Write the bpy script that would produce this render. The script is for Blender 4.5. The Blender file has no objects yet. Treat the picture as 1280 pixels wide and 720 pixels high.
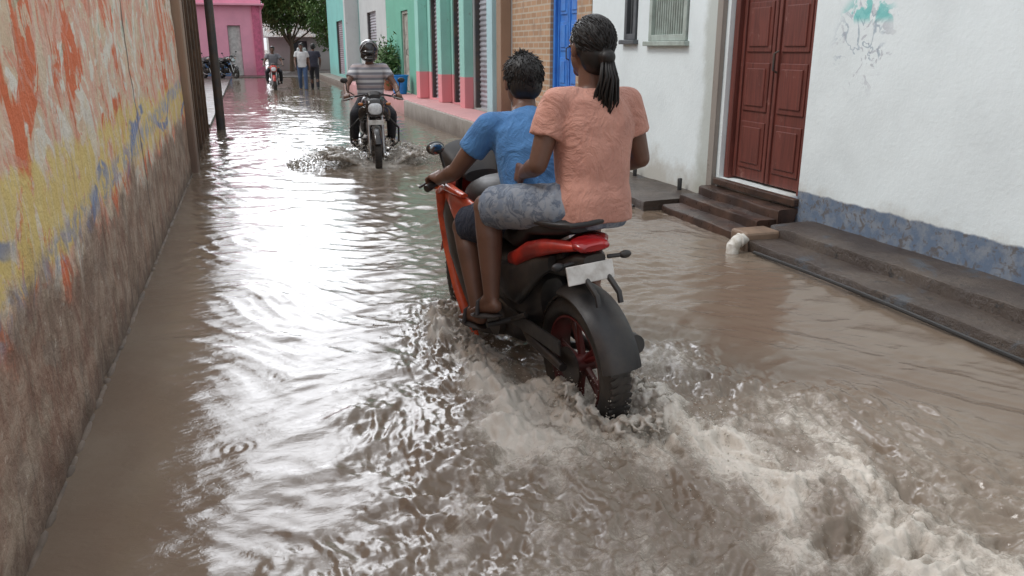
import bpy, math, random
import numpy as np
from mathutils import Vector as V, Matrix, noise as mn
random.seed(7); rng=np.random.default_rng(5)
S=bpy.context.scene; C=S.collection
S.view_settings.view_transform='Standard'; S.view_settings.look='None'; S.view_settings.exposure=0
R=math.radians
WL=0.15  # water depth above road bed (water surface z=0)

# ---------------------------------------------------------------- materials
class NT:
    def __init__(s,name):
        s.m=bpy.data.materials.new(name); s.m.use_nodes=True; s.t=s.m.node_tree
        s.b=s.t.nodes['Principled BSDF']; s.co=s.t.nodes.new('ShaderNodeTexCoord').outputs['Object']
    def n(s,t): return s.t.nodes.new(t)
    def L(s,a,b): s.t.links.new(a,b)
    def put(s,sock,v):
        if isinstance(v,bpy.types.NodeSocket): s.L(v,sock)
        elif isinstance(v,(tuple,list)) and len(v)==3 and sock.type=='RGBA': sock.default_value=(*v,1)
        else: sock.default_value=v
    def sc(s,sx,sy,sz,vec=None):
        m=s.n('ShaderNodeMapping'); s.L(vec or s.co,m.inputs[0]); m.inputs['Scale'].default_value=(sx,sy,sz); return m.outputs[0]
    def noise(s,scale,detail=4,rough=.55,dist=0,vec=None):
        n=s.n('ShaderNodeTexNoise'); s.L(vec or s.co,n.inputs['Vector']); n.inputs['Scale'].default_value=scale
        n.inputs['Detail'].default_value=detail; n.inputs['Roughness'].default_value=rough; n.inputs['Distortion'].default_value=dist
        return n.outputs[0]
    def math(s,op,a,b=0.0,clamp=False):
        n=s.n('ShaderNodeMath'); n.operation=op; n.use_clamp=clamp; s.put(n.inputs[0],a); s.put(n.inputs[1],b); return n.outputs[0]
    def step(s,v,a,b):
        n=s.n('ShaderNodeMapRange'); n.interpolation_type='SMOOTHSTEP'; s.put(n.inputs[0],v)
        if a<b: n.inputs[1].default_value=a; n.inputs[2].default_value=b
        else:
            n.inputs[1].default_value=b; n.inputs[2].default_value=a; n.inputs[3].default_value=1; n.inputs[4].default_value=0
        return n.outputs[0]
    def mix(s,f,a,b):
        n=s.n('ShaderNodeMix'); n.data_type='RGBA'; s.put(n.inputs[0],f); s.put(n.inputs[6],a); s.put(n.inputs[7],b); return n.outputs[2]
    def xyz(s,vec=None):
        n=s.n('ShaderNodeSeparateXYZ'); s.L(vec or s.co,n.inputs[0]); return n.outputs
    def bump(s,h,st=.3,d=.01):
        n=s.n('ShaderNodeBump'); s.put(n.inputs['Height'],h); n.inputs['Strength'].default_value=st; n.inputs['Distance'].default_value=d
        s.L(n.outputs[0],s.b.inputs['Normal']); return n
    def fin(s,col,rough=.6,metal=0):
        s.put(s.b.inputs['Base Color'],col); s.put(s.b.inputs['Roughness'],rough); s.b.inputs['Metallic'].default_value=metal; return s.m

def M(name,c,c2=None,scale=6,rough=.6,metal=0,bump=.0,bs=60,coat=0,spec=None):
    t=NT(name); c2=c2 or tuple(x*.7 for x in c)
    f=t.step(t.noise(scale,5,.6),.35,.7)
    rr=t.math('ADD',t.math('MULTIPLY',t.noise(scale*3,3),.25),rough-.12)
    if bump: t.bump(t.noise(bs,4,.6),bump,.004)
    t.fin(t.mix(f,c,c2),rr,metal)
    if coat: t.b.inputs['Coat Weight'].default_value=coat; t.b.inputs['Coat Roughness'].default_value=.1
    if spec is not None: t.b.inputs['Specular IOR Level'].default_value=spec
    return t.m

def weather(name,c,stain=(.25,.2,.15),low=.0,high=.9,amt=.8,grime=.5,extra=None,rough=.75):
    """painted plaster with rising damp above z=low, rain streaks and patches"""
    t=NT(name); x,y,z=t.xyz()
    big=t.noise(1.3,6,.62); streak=t.noise(1,5,.6,0,t.sc(9,9,.7)); fine=t.noise(30,5,.65)
    col=t.mix(t.step(big,.35,.75),c,tuple(k*.88 for k in c))
    col=t.mix(t.math('MULTIPLY',t.step(streak,.52,.72),grime*.5),col,tuple(a*.5+b*.5 for a,b in zip(c,stain)))
    h=t.math('ADD',z,t.math('MULTIPLY',t.math('SUBTRACT',t.noise(2.5,6,.7),.5),-.7))
    col=t.mix(t.math('MULTIPLY',t.step(h,high,low),amt),col,stain)
    col=t.mix(t.math('MULTIPLY',t.step(t.noise(7,8,.7),.62,.7),grime),col,tuple(k*.8 for k in stain))
    if extra: col=extra(t,col,y,z)
    t.bump(t.math('ADD',fine,t.math('MULTIPLY',t.noise(5,6,.65),1.5)),.35,.008)
    return t.fin(col,rough)

# ---------------------------------------------------------------- mesh builder
def frame(d):
    d=d.normalized(); a=V((0,0,1)) if abs(d.z)<.9 else V((1,0,0))
    u=d.cross(a).normalized(); return u,d.cross(u).normalized()
class B:
    def __init__(s): s.v=[]; s.f=[]
    def add(s,vs,fs):
        o=len(s.v); s.v+= [tuple(p) for p in vs]; s.f+=[tuple(i+o for i in f) for f in fs]; return s
    def box(s,c,d,rot=None):
        c=V(c); vs=[]
        for i in (-1,1):
            for j in (-1,1):
                for k in (-1,1):
                    p=V((i*d[0]/2,j*d[1]/2,k*d[2]/2)); p=rot@p if rot else p; vs.append(c+p)
        return s.add(vs,[(0,1,3,2),(4,6,7,5),(0,4,5,1),(2,3,7,6),(0,2,6,4),(1,5,7,3)])
    def bx(s,x0,x1,y0,y1,z0,z1): return s.box(((x0+x1)/2,(y0+y1)/2,(z0+z1)/2),(x1-x0,y1-y0,z1-z0))
    def tube(s,pts,rad,n=12,flat=1.0):
        pts=[V(p) for p in pts]; 
        if not isinstance(rad,(list,tuple)): rad=[rad]*len(pts)
        vs=[];fs=[]; u=None
        for i,p in enumerate(pts):
            d=(pts[min(i+1,len(pts)-1)]-pts[max(i-1,0)]).normalized()
            if u is None: u,w=frame(d)
            else:
                u=(u-d*u.dot(d)).normalized(); w=d.cross(u)
            for k in range(n):
                a=2*math.pi*k/n; vs.append(p+(u*math.cos(a)+w*math.sin(a)*flat)*rad[i])
        for i in range(len(pts)-1):
            for k in range(n):
                fs.append((i*n+k,i*n+(k+1)%n,(i+1)*n+(k+1)%n,(i+1)*n+k))
        fs.append(tuple(range(n))[::-1]); fs.append(tuple((len(pts)-1)*n+k for k in range(n)))
        return s.add(vs,fs)
    def cap(s,p,q,r1,r2,n=16):
        p=V(p);q=V(q); d=(q-p).normalized(); pts=[];rr=[]
        for a in (-85,-60,-30,0): pts.append(p+d*r1*math.sin(R(a))); rr.append(r1*math.cos(R(a)))
        for a in (0,30,60,85): pts.append(q+d*r2*math.sin(R(a))); rr.append(r2*math.cos(R(a)))
        return s.tube(pts,rr,n)
    def sph(s,c,r,rot=None,nu=18,nv=12):
        if not isinstance(r,(tuple,list)): r=(r,r,r)
        c=V(c); vs=[];fs=[]
        for j in range(1,nv):
            t=math.pi*j/nv
            for i in range(nu):
                a=2*math.pi*i/nu; p=V((r[0]*math.sin(t)*math.cos(a),r[1]*math.sin(t)*math.sin(a),r[2]*math.cos(t)))
                vs.append(c+(rot@p if rot else p))
        a=len(vs); vs.append(c+(rot@V((0,0,r[2])) if rot else V((0,0,r[2])))); vs.append(c-(rot@V((0,0,r[2])) if rot else V((0,0,r[2]))))
        for j in range(nv-2):
            for i in range(nu): fs.append((j*nu+i,(j+1)*nu+i,(j+1)*nu+(i+1)%nu,j*nu+(i+1)%nu))
        for i in range(nu):
            fs.append((a,i,(i+1)%nu)); fs.append((a+1,(nv-2)*nu+(i+1)%nu,(nv-2)*nu+i))
        return s.add(vs,fs)
    def loft(s,secs,n=24):
        """secs: (x,cy,cz,ry,rz,exp)"""
        vs=[];fs=[]
        for (x,cy,cz,ry,rz,e) in secs:
            for k in range(n):
                a=2*math.pi*k/n; c=math.cos(a); q=math.sin(a)
                vs.append((x,cy+ry*math.copysign(abs(c)**(2/e),c),cz+rz*math.copysign(abs(q)**(2/e),q)))
        m=len(secs)
        for i in range(m-1):
            for k in range(n): fs.append((i*n+k,i*n+(k+1)%n,(i+1)*n+(k+1)%n,(i+1)*n+k))
        fs.append(tuple(range(n))[::-1]); fs.append(tuple((m-1)*n+k for k in range(n)))
        return s.add(vs,fs)
    def torso(s,secs,lat,n=24,e=2.3):
        vs=[];fs=[]; lat=V(lat).normalized()
        for i,(p,rx,ry) in enumerate(secs):
            d=(V(secs[min(i+1,len(secs)-1)][0])-V(secs[max(i-1,0)][0])).normalized(); l=(lat-d*lat.dot(d)).normalized(); w=d.cross(l)
            for k in range(n):
                a=2*math.pi*k/n; c=math.cos(a); q=math.sin(a)
                vs.append(V(p)+l*rx*math.copysign(abs(c)**(2/e),c)+w*ry*math.copysign(abs(q)**(2/e),q))
        m=len(secs)
        for i in range(m-1):
            for k in range(n): fs.append((i*n+k,i*n+(k+1)%n,(i+1)*n+(k+1)%n,(i+1)*n+k))
        fs.append(tuple(range(n))[::-1]); fs.append(tuple((m-1)*n+k for k in range(n)))
        return s.add(vs,fs)
    def ring(s,c,axis,Rr,r,n=48,m=12,w=None,a0=0,a1=360):
        c=V(c);u,v_=frame(V(axis)); ax=V(axis).normalized(); vs=[];fs=[]; w=w or r; full=(a1-a0)==360; nn=n if full else n+1
        for i in range(nn):
            a=R(a0+(a1-a0)*i/n); d=u*math.cos(a)+v_*math.sin(a)
            for j in range(m):
                b=2*math.pi*j/m; vs.append(c+d*(Rr+r*math.cos(b))+ax*w*math.sin(b))
        for i in range(n):
            for j in range(m): fs.append((i*m+j,((i+1)%nn)*m+j,((i+1)%nn)*m+(j+1)%m,i*m+(j+1)%m))
        return s.add(vs,fs)
    def squeeze(s,x0,k):
        s.v=[((x0+(x-x0)*k) if x<x0 else x,y,z) for x,y,z in s.v]; return s
    def mesh(s,name):
        me=bpy.data.meshes.new(name); me.from_pydata(s.v,[],s.f); me.update()
        import bmesh
        bm=bmesh.new(); bm.from_mesh(me); bmesh.ops.recalc_face_normals(bm,faces=bm.faces); bm.to_mesh(me); bm.free()
        return me
    def obj(s,name,mat,parent=None,smooth=True,bevel=0,ang=40):
        me=s.mesh(name); return fin(name,me,mat,parent,smooth,bevel,ang)
    def blob(s,name,mat,parent=None,voxel=.008,it=3,fold=0,fs=9,extra=None):
        me=s.mesh('tmp'); o=bpy.data.objects.new('tmp',me); C.objects.link(o)
        m=o.modifiers.new('r','REMESH'); m.mode='VOXEL'; m.voxel_size=voxel
        if it: m=o.modifiers.new('s','SMOOTH'); m.factor=.5; m.iterations=it
        dg=bpy.context.evaluated_depsgraph_get(); ev=o.evaluated_get(dg); m2=bpy.data.meshes.new_from_object(ev)
        bpy.data.objects.remove(o)
        if fold:
            nor=[v.normal.copy() for v in m2.vertices]
            for i,v in enumerate(m2.vertices):
                p=v.co; q=V((p.x*fs,p.y*fs,p.z*fs*.8))
                w=mn.noise(q*.6+V((3,1,7)))
                d=(.6-math.sqrt(abs(mn.noise(q+V((w,w,w))*1.5))**2+.01)*1.7)*.6+mn.noise(q*1.9)*.3
                v.co=p+nor[i]*fold*d
        if extra:   # join loose strands into the same mesh
            import bmesh
            bm=bmesh.new(); bm.from_mesh(m2); t_=extra.mesh('t'); bm.from_mesh(t_); bm.to_mesh(m2); bm.free()
        m2.name=name
        return fin(name,m2,mat,parent,True,0,180)
def fin(name,me,mat,parent,smooth,bevel,ang=40):
    o=bpy.data.objects.new(name,me); C.objects.link(o)
    if mat: me.materials.clear(); me.materials.append(mat)
    me.polygons.foreach_set('use_smooth',[smooth]*len(me.polygons))
    if smooth and ang<180: me.set_sharp_from_angle(angle=R(ang))
    if parent: o.parent=parent
    if bevel:
        m=o.modifiers.new('b','BEVEL'); m.width=bevel; m.segments=2; m.limit_method='ANGLE'
    return o
def empty(name,label=None,cat=None,loc=(0,0,0),rz=0,rx=0,group=None):
    o=bpy.data.objects.new(name,None); C.objects.link(o); o.location=loc; o.rotation_euler=(rx,0,rz)
    o.empty_display_size=.2
    tag(o,label,cat,group); return o
def tag(o,label,cat,group=None):
    if label: o['label']=label
    if cat: o['category']=cat
    if group: o['group']=group
    return o

# ---------------------------------------------------------------- camera / light
cam=bpy.data.cameras.new('camera'); co=bpy.data.objects.new('camera',cam); C.objects.link(co); S.camera=co
cam.sensor_width=36; cam.lens=28.125; cam.clip_end=2000; cam.clip_start=.05
co.location=(0,0,1.45); co.rotation_euler=(R(90-16.7),0,R(-17.8))
W=bpy.data.worlds.new('World'); S.world=W; W.use_nodes=True; nt=W.node_tree
def WN(t): return nt.nodes.new(t)
def WL_(a,b): nt.links.new(a,b)
def WM(op,a,b):
    n=WN('ShaderNodeMath'); n.operation=op
    for k,v in ((0,a),(1,b)):
        if isinstance(v,bpy.types.NodeSocket): WL_(v,n.inputs[k])
        else: n.inputs[k].default_value=v
    return n.outputs[0]
def WS(v,a,b,lo=0,hi=1):
    n=WN('ShaderNodeMapRange'); n.interpolation_type='SMOOTHSTEP'; WL_(v,n.inputs[0]); n.inputs[1].default_value=a; n.inputs[2].default_value=b; n.inputs[3].default_value=lo; n.inputs[4].default_value=hi; return n.outputs[0]
sky=WN('ShaderNodeTexSky'); sky.sky_type='NISHITA'; sky.sun_disc=False; sky.sun_elevation=R(52); sky.sun_rotation=R(300)
sky.dust_density=4; sky.air_density=1.2
hs=WN('ShaderNodeHueSaturation'); hs.inputs['Saturation'].default_value=.35; WL_(sky.outputs[0],hs.inputs['Color'])
tc=WN('ShaderNodeTexCoord'); cn=WN('ShaderNodeTexNoise'); cn.inputs['Scale'].default_value=5.0; cn.inputs['Detail'].default_value=6; WL_(tc.outputs['Generated'],cn.inputs['Vector'])
cr=WS(cn.outputs[0],.42,.56)
sx_=WN('ShaderNodeSeparateXYZ'); WL_(tc.outputs['Generated'],sx_.inputs[0])
# bright patchy sky band above the lane, added to whiten the water's reflection
band=WM('MULTIPLY',WS(WM('ABSOLUTE',WM('SUBTRACT',sx_.outputs[0],.0),0),.05,.26,1,0),WM('MULTIPLY',WS(sx_.outputs[1],.1,.6),WS(sx_.outputs[2],.02,.12)))
lum=WM('ADD',WM('MULTIPLY',band,WM('ADD',WM('MULTIPLY',cr,30),14.0)),6.8)
cv=WN('ShaderNodeVectorMath'); cv.operation='SCALE'; cv.inputs[0].default_value=(.96,.99,1.04); WL_(lum,cv.inputs['Scale'])
mx=WN('ShaderNodeMix'); mx.data_type='RGBA'
WL_(WM('ADD',WM('MULTIPLY',cr,.3),.68),mx.inputs[0]); WL_(hs.outputs[0],mx.inputs[6]); WL_(cv.outputs[0],mx.inputs[7])
bg=nt.nodes['Background']; WL_(mx.outputs[2],bg.inputs[0]); bg.inputs[1].default_value=.15
sd=bpy.data.lights.new('sun','SUN'); sd.energy=1.3; sd.angle=R(16); sd.color=(1,.98,.95)
so=bpy.data.objects.new('sun',sd); C.objects.link(so); so.location=(0,0,20)
so.rotation_euler=V((.62,-.05,-.80)).to_track_quat('-Z','Y').to_euler()

# ---------------------------------------------------------------- water
def vn(x,y,seed=0):
    xi=np.floor(x).astype(np.int64); yi=np.floor(y).astype(np.int64); fx=x-xi; fy=y-yi
    fx=fx*fx*fx*(fx*(fx*6-15)+10); fy=fy*fy*fy*(fy*(fy*6-15)+10)
    def h(a,b):
        k=(a*374761393+b*668265263+seed*974711)&0x7fffffff; k=((k^(k>>13))*1274126177)&0x7fffffff; k=k^(k>>16)
        return (k&0xffff)/32767.5-1
    return (h(xi,yi)*(1-fx)+h(xi+1,yi)*fx)*(1-fy)+(h(xi,yi+1)*(1-fx)+h(xi+1,yi+1)*fx)*fy
def fbm(x,y,o=4,seed=0,g=.5):
    s=0;a=1
    for i in range(o): s=s+a*vn(x*2**i+i*17.3,y*2**i-i*9.1,seed+i); a*=g
    return s
def ss(a,b,x):
    t=np.clip((x-a)/(b-a),0,1); return t*t*(3-2*t)
BR=V((1.29,2.95,0)); HD=R(97)          # rear axle of the main motorcycle, heading
fx_,fy_=math.cos(HD),math.sin(HD)
OR=V((1.62,11.62,0)); OH=R(-95)
def water_fields(X,Y):
    wx=X+.25*fbm(X*.8,Y*.8,2,3); wy=Y+.25*fbm(X*.8+5,Y*.8,2,8)
    z=np.zeros_like(X)
    r=np.random.default_rng(2)
    for lam,amp,n in ((.9,.0056,4),(.45,.0046,6),(.22,.0034,8),(.11,.0017,7)):
        for i in range(n):
            th=r.normal(math.pi/2,.55); k=2*math.pi/(lam*r.uniform(.75,1.3))
            ph=(wx*math.cos(th)+wy*math.sin(th))*k+r.uniform(0,6.28)
            loc_=.6+.6*vn(X*1.1+i*3,Y*.8+lam*9,60+i)
            z+=amp*(1-np.sqrt(np.sin(ph/2)**2+.01)*1.6)*.9*loc_
    gust=.72+.38*vn(X*.5,Y*.35,44)
    calm=ss(-.5,.0,X+.18*fbm(X*2,Y,2,5)+.05*(Y-2))*.85+.15
    calm=calm*(1-.35*ss(2.3,3.2,X)*(1-ss(4,9,Y)))
    z*=gust*calm
    foam=np.zeros_like(X)
    dx=X-BR.x; dy=Y-BR.y
    s=-(dx*fx_+dy*fy_); d=(-dx*fy_+dy*fx_)  # s>0 behind rear axle ; d>0 = left
    wob=.13*fbm(X*3,Y*3,4,21); wob2=.10*fbm(X*7,Y*7,3,25)
    sf=s+1.3; sp=np.maximum(sf,0)
    slope=np.where(d>0,.52,.42)
    inside=ss(-.1,.15,sf)*(1-ss(-.05,.35,np.abs(d)-(.12+slope*sp)+wob*1.3))
    arm=np.exp(-((np.abs(d)-(.14+.30*sp)+wob)/(.09+.08*sp))**2)*ss(-.12,.05,sf)*np.exp(-sp/2.8)
    sr=s+.14; sq=np.maximum(sr,0)
    core=np.exp(-((d+.01+.20*sq+wob*.9)/(.12+.16*sq))**2)*ss(-.3,.05,sr)
    core2=np.exp(-((d-.30*sq-wob)/(.08+.16*sq))**2)*ss(-.2,.1,sr)*np.exp(-sq/1.8)
    wheelF=np.exp(-(((sf-.02)/.22)**2+((d-.14)/.2)**2))
    side=np.exp(-((d-.25-.10*(s+1.2)+wob2)/(.10+.04*(s+1.2)))**2)*ss(-1.45,-1.2,s)*(1-ss(.0,.7,s))
    sideR=np.exp(-((d+.22+wob2)/.1)**2)*ss(-.5,-.1,s)*(1-ss(.2,.8,s))
    turb=fbm(wx*5,wy*5,5,11,.58); rid=1-np.abs(fbm(wx*5+3,wy*5,4,31,.6))*1.7; fine=1-np.abs(fbm(wx*13,wy*13,4,71,.6))*1.8
    z+=inside*(.012*turb+.010*rid+.0048*fine)+arm*(.010+.016*rid+.006*fine)+core*(.004+.016*turb+.019*rid+.011*fine)*np.exp(-sq/4)+core2*(.012*rid+.005*fine)+wheelF*(.03+.04*turb+.014*fine)+side*(.022+.022*turb+.016*rid+.008*fine)+sideR*(.02+.02*rid)
    z-=.03*np.exp(-((s-.02)/.14)**2-(d/.06)**2)
    patch=.5+.5*np.clip(fbm(X*2.2,Y*2.2,4,90)*1.6,-1,1); str_=.5+.5*np.clip(fbm((X*math.cos(.5)-Y*math.sin(.5))*7,(X*math.sin(.5)+Y*math.cos(.5))*1.8,4,95)*1.7,-1,1)
    foam+=inside*(.08+.14*patch+.15*str_)+arm*(.18+.28*str_)+core*(.24+.20*patch+.16*rid+.22*str_)*np.exp(-sq/5)+core2*.20+wheelF*.9+side*.70+sideR*.55
    foam+=.62*np.exp(-((s-.05)/.34)**2-((d)/.23)**2)
    for c,ks in ((.55,26),(.9,17)):
        q=np.abs(d)-(.12+.38*sp)
        z+=.005*np.sin(q*ks+fbm(X*2,Y*2,2,9)*1.4)*np.exp(-np.maximum(q,0)/c)*ss(0,.15,q)*ss(-.2,.6,sf)*np.where(d>0,.7,1)
    ofx,ofy=math.cos(OH),math.sin(OH); dx=X-OR.x; dy=Y-OR.y; s=-(dx*ofx+dy*ofy)+1.3; d=(-dx*ofy+dy*ofx); sp=np.maximum(s,0)
    arm=np.exp(-((np.abs(d)-(.14+.50*sp))/(.20+.14*sp))**2)*ss(-.3,.05,s)*np.exp(-sp/2.2)
    z+=arm*(.06+.05*fbm(X*4,Y*4,3,4)); foam+=arm*1.0+.9*np.exp(-((s-.4)/.9)**2-(d/.6)**2)
    rr=np.sqrt((d)**2+(s)**2); z+=.008*np.sin(rr*13)*np.exp(-rr/2.6)*ss(.3,.6,rr)
    for (cx,cy,a) in ((-.16,2.91,.0015),(.02,3.6,.0008),(.5,6.2,.0015)):
        rr=np.hypot(X-cx,Y-cy); z+=a*np.sin(rr*170)*np.exp(-(rr/.06)**2)
    edge=np.minimum(np.abs(X+.74),np.abs(X-3.45)); z*=ss(0,.05,edge)*.7+.3
    return z,np.clip(foam,0,1.15)
nx=620; ys=[.7]
while ys[-1]<46: ys.append(ys[-1]+max(.0055,.0046*ys[-1]))
ys=np.array(ys); xs=np.linspace(-.82,3.9,nx); X,Y=np.meshgrid(xs,ys); Z,F=water_fields(X,Y)
ny=len(ys); me=bpy.data.meshes.new('water'); me.vertices.add(nx*ny); me.vertices.foreach_set('co',np.stack([X,Y,Z],-1).reshape(-1))
i=np.arange((ny-1)*(nx-1)); r_=i//(nx-1); c_=i%(nx-1); a=r_*nx+c_; q=np.stack([a,a+1,a+1+nx,a+nx],-1).reshape(-1)
me.loops.add(len(q)); me.loops.foreach_set('vertex_index',q.astype(np.int32)); me.polygons.add(len(i)); me.polygons.foreach_set('loop_start',(i*4).astype(np.int32))
me.update(calc_edges=True); me.validate()
at=me.attributes.new('foam','FLOAT','POINT'); at.data.foreach_set('value',F.reshape(-1).astype(np.float32))
t=NT('muddy_water'); att=t.n('ShaderNodeAttribute'); att.attribute_name='foam'; fo=att.outputs['Fac']
n1=t.noise(10,9,.74,1.8); n2=t.noise(36,6,.75,1.2); n3=t.noise(95,4,.7,.5)
fv=t.math('ADD',t.math('ADD',t.math('MULTIPLY',n1,1.0),t.math('MULTIPLY',n2,.50)),t.math('MULTIPLY',n3,.20))
thr=t.math('ADD',fo,fv); mask=t.step(thr,1.18,1.72)
mud=t.mix(t.step(t.noise(.9,5,.6),.35,.7),(.165,.122,.090),(.20,.160,.122))
mud=t.mix(t.math('MULTIPLY',fo,.8,True),mud,(.27,.24,.195))
col=t.mix(t.math('MULTIPLY',mask,.95),mud,(.60,.555,.49))
t.b.inputs['IOR'].default_value=1.45
t.bump(t.math('ADD',t.math('MULTIPLY',t.noise(24,5,.6,.6,t.sc(.7,1.3,1)),.6),t.math('MULTIPLY',mask,t.math('MULTIPLY',n3,1.8))),.28,.012)
t.fin(col,t.math('ADD',.035,t.math('MULTIPLY',mask,.36)))
wo=fin('water',me,t.m,None,True,0,180); wo['kind']='structure'

# splash
mfoam=NT('froth'); mfoam.bump(mfoam.noise(110,5,.7),.6,.004); mfoam.fin(mfoam.mix(mfoam.step(mfoam.noise(18,5),.35,.65),(.46,.41,.35),(.72,.68,.62)),.28); mfoam.b.inputs['Transmission Weight'].default_value=.3; mfoam=mfoam.m
def drops(b,c,sp,n,h,r0,r1,drift=(0,0)):
    for k in range(n):
        u=random.random(); p=V(c)+V((random.gauss(0,sp[0])+drift[0]*u,random.gauss(0,sp[1])+drift[1]*u,0))
        p.z=h*u**2.0; r=random.uniform(r0,r1)*(1-.6*u)
        b.sph(p,(r*random.uniform(.7,1.6),r*random.uniform(.7,1.6),r*random.uniform(.6,1.5)),None,6,4)
def loc(a,l,z=0):  # point in main bike frame -> world
    return V((BR.x+a*fx_-l*fy_, BR.y+a*fy_+l*fx_, z))
def crown(b,c,out,sweep,n,h,L,r=.013):
    """ragged sheet of merging blobs leaning outward"""
    c=V(c); out=V(out); sweep=V(sweep)
    for k in range(n):
        u=random.random(); v=random.random()**1.4; hh=h*(.35+.65*abs(mn.noise(V((u*5,h*9,L*7)))*2))
        p=c+sweep*(u-.5)+out*L*(.15+.85*v)+V((0,0,hh*math.sin(v*2.4)))
        rr=r*(1.15-.75*v)*random.uniform(.6,1.25); b.sph(p+V((random.gauss(0,.008),random.gauss(0,.008),random.gauss(0,.006))),(rr*1.2,rr*1.2,rr*.9),None,7,5)
lv=V((-fy_,fx_,0)); fv_=V((fx_,fy_,0))
b=B()
crown(b,loc(1.12,.07),lv-fv_*.5,fv_*.42,420,.13,.20); crown(b,loc(.75,.14),lv-fv_*.4,fv_*.5,320,.05,.18)
crown(b,loc(-.06,.07),lv*.6-fv_*.7,fv_*.34,300,.10,.16); crown(b,loc(-.06,-.07),-lv*.8-fv_*.6,fv_*.34,340,.11,.18); crown(b,loc(-.27,0),-fv_,lv*.2,260,.07,.2)
x=B()
drops(x,loc(1.3,.12),(.10,.10),420,.18,.0015,.006); drops(x,loc(1.1,.28),(.15,.12),340,.11,.0015,.005)
drops(x,loc(-.18,-.02),(.10,.09),620,.15,.0015,.006); drops(x,loc(-.42,-.10),(.17,.17),620,.08,.0015,.005)
drops(x,loc(-.02,.15),(.09,.07),320,.13,.0015,.005); drops(x,loc(-.8,-.2),(.28,.3),600,.06,.0012,.004); drops(x,loc(.55,.25),(.12,.3),360,.07,.0012,.0045)
o=b.blob('water_splash',mfoam,None,.0065,1,.004,40,extra=x); tag(o,'pale muddy spray thrown up by the red motorcycle wheels','splash'); o['kind']='stuff'
b=B();x=B()
for sd_ in (-1,1):
    crown(b,(1.5+sd_*.08,10.4,0),(sd_*1.0,.15,0),(0,.5,0),520,.30,.60,.028); crown(b,(1.55+sd_*.10,10.9,0),(sd_*1.0,.3,0),(0,.9,0),420,.16,.65,.026)
    for k in range(1100):
        u=random.random(); w=random.random(); p=V((1.5+sd_*(.10+1.0*w),10.35+.3*w+random.gauss(0,.22),.36*u*(1-w)+.01)); r=random.uniform(.003,.010)
        x.sph(p,r,None,6,4)
o=b.blob('water_splash',mfoam,None,.014,1,.008,25,extra=x); tag(o,'white spray parting around an oncoming motorcycle','splash'); o['kind']='stuff'

# ---------------------------------------------------------------- ground
gm=M('wet_earth',(.16,.12,.09),(.11,.085,.065),.8,.7,bump=.4,bs=20)
b=B(); b.add([(-400,-300,-WL),(400,-300,-WL),(400,700,-WL),(-400,700,-WL)],[(0,1,2,3)]); o=b.obj('ground',gm,None,False); o['kind']='structure'
wetc=NT('wet_concrete'); x,y,z=wetc.xyz(); c=wetc.mix(wetc.step(wetc.noise(3,7,.65),.35,.7),(.045,.031,.024),(.095,.072,.055)); c=wetc.mix(wetc.step(wetc.noise(12,6,.7),.56,.66),c,(.022,.018,.016))
c=wetc.mix(wetc.math('MULTIPLY',wetc.step(wetc.noise(2.2,6,.7,.5),.55,.63),.5),c,(.07,.10,.13))
wetc.bump(wetc.noise(14,8,.7),.8,.025); wetc=wetc.fin(c,wetc.math('ADD',.12,wetc.math('MULTIPLY',wetc.noise(4,5),.6)))
def rough_slab(x0,x1,y0,y1,z1,mat,name='pavement',amp=.012):
    """kerb block with worn, slightly wavy edges"""
    b=B(); n=max(8,int((y1-y0)/.06)); vs=[];fs=[]
    prof=[(x0,-.2),(x0,z1-.02),(x0+.006,z1-.006),(x0+.022,z1),((x0+x1)/2,z1+.001),(x1,z1)]
    for i in range(n+1):
        y_=y0+(y1-y0)*i/n
        for j,(px,pz) in enumerate(prof):
            k=0 if j in (4,5) else 1
            vs.append((px+k*amp*(mn.noise(V((px*3,y_*2.1,pz*4)))+.4*mn.noise(V((px*9,y_*9,pz*9)))),y_,pz+(0 if j==0 else amp*.5*mn.noise(V((px*5,y_*3.3,2))))))
    m=len(prof)
    for i in range(n):
        for j in range(m-1): a=i*m+j; fs.append((a,a+1,a+m+1,a+m))
    fs.append(tuple(range(m))); fs.append(tuple(n*m+j for j in range(m))[::-1])
    o=b.add(vs,fs).obj(name,mat,None,True,0,35); o['kind']='structure'; return o
def pave(x0,x1,y0,y1,z1,mat,name='pavement',bev=.012):
    b=B().bx(x0,x1,y0,y1,-.2,z1); o=b.obj(name,mat,None,False,bev); o['kind']='structure'; return o
pinkc=weather('pink_concrete',(.58,.30,.30),(.22,.16,.13),0,.2,.4,.4)
greyc=weather('grey_concrete',(.30,.27,.24),(.12,.09,.07),-.05,.35,.8,.7)
rough_slab(3.46,4.12,-2,5.15,.075,wetc,amp=.022); rough_slab(3.72,4.12,-2,5.1,.16,wetc,amp=.02)
rough_slab(3.40,4.12,6.6,10.0,.09,wetc,amp=.02)
rough_slab(3.30,4.3,10.0,18.2,.33,greyc); pave(3.36,4.3,18.2,30,.30,pinkc); pave(3.5,4.3,30,44,.2,greyc)
pave(-9,-.74,16.6,44,.05,wetc); pave(-9,12,44,90,.03,wetc,'road')
pave(3.36,4.05,11.5,18.0,.345,pinkc)
e=empty('doorstep','low dark wet stone steps below the brown wooden door','steps')
dark=M('dark_wet_stone',(.035,.022,.018),(.085,.048,.034),5,.3,bump=.6,bs=18)
for (x0,y0,y1,z1) in ((3.54,5.22,6.52,.065),(3.74,5.32,6.56,.14),(3.92,5.3,6.52,.22)):
    o=rough_slab(x0,4.11,y0,y1,z1,dark,'step',.022); del o['kind']; o.parent=e
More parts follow.
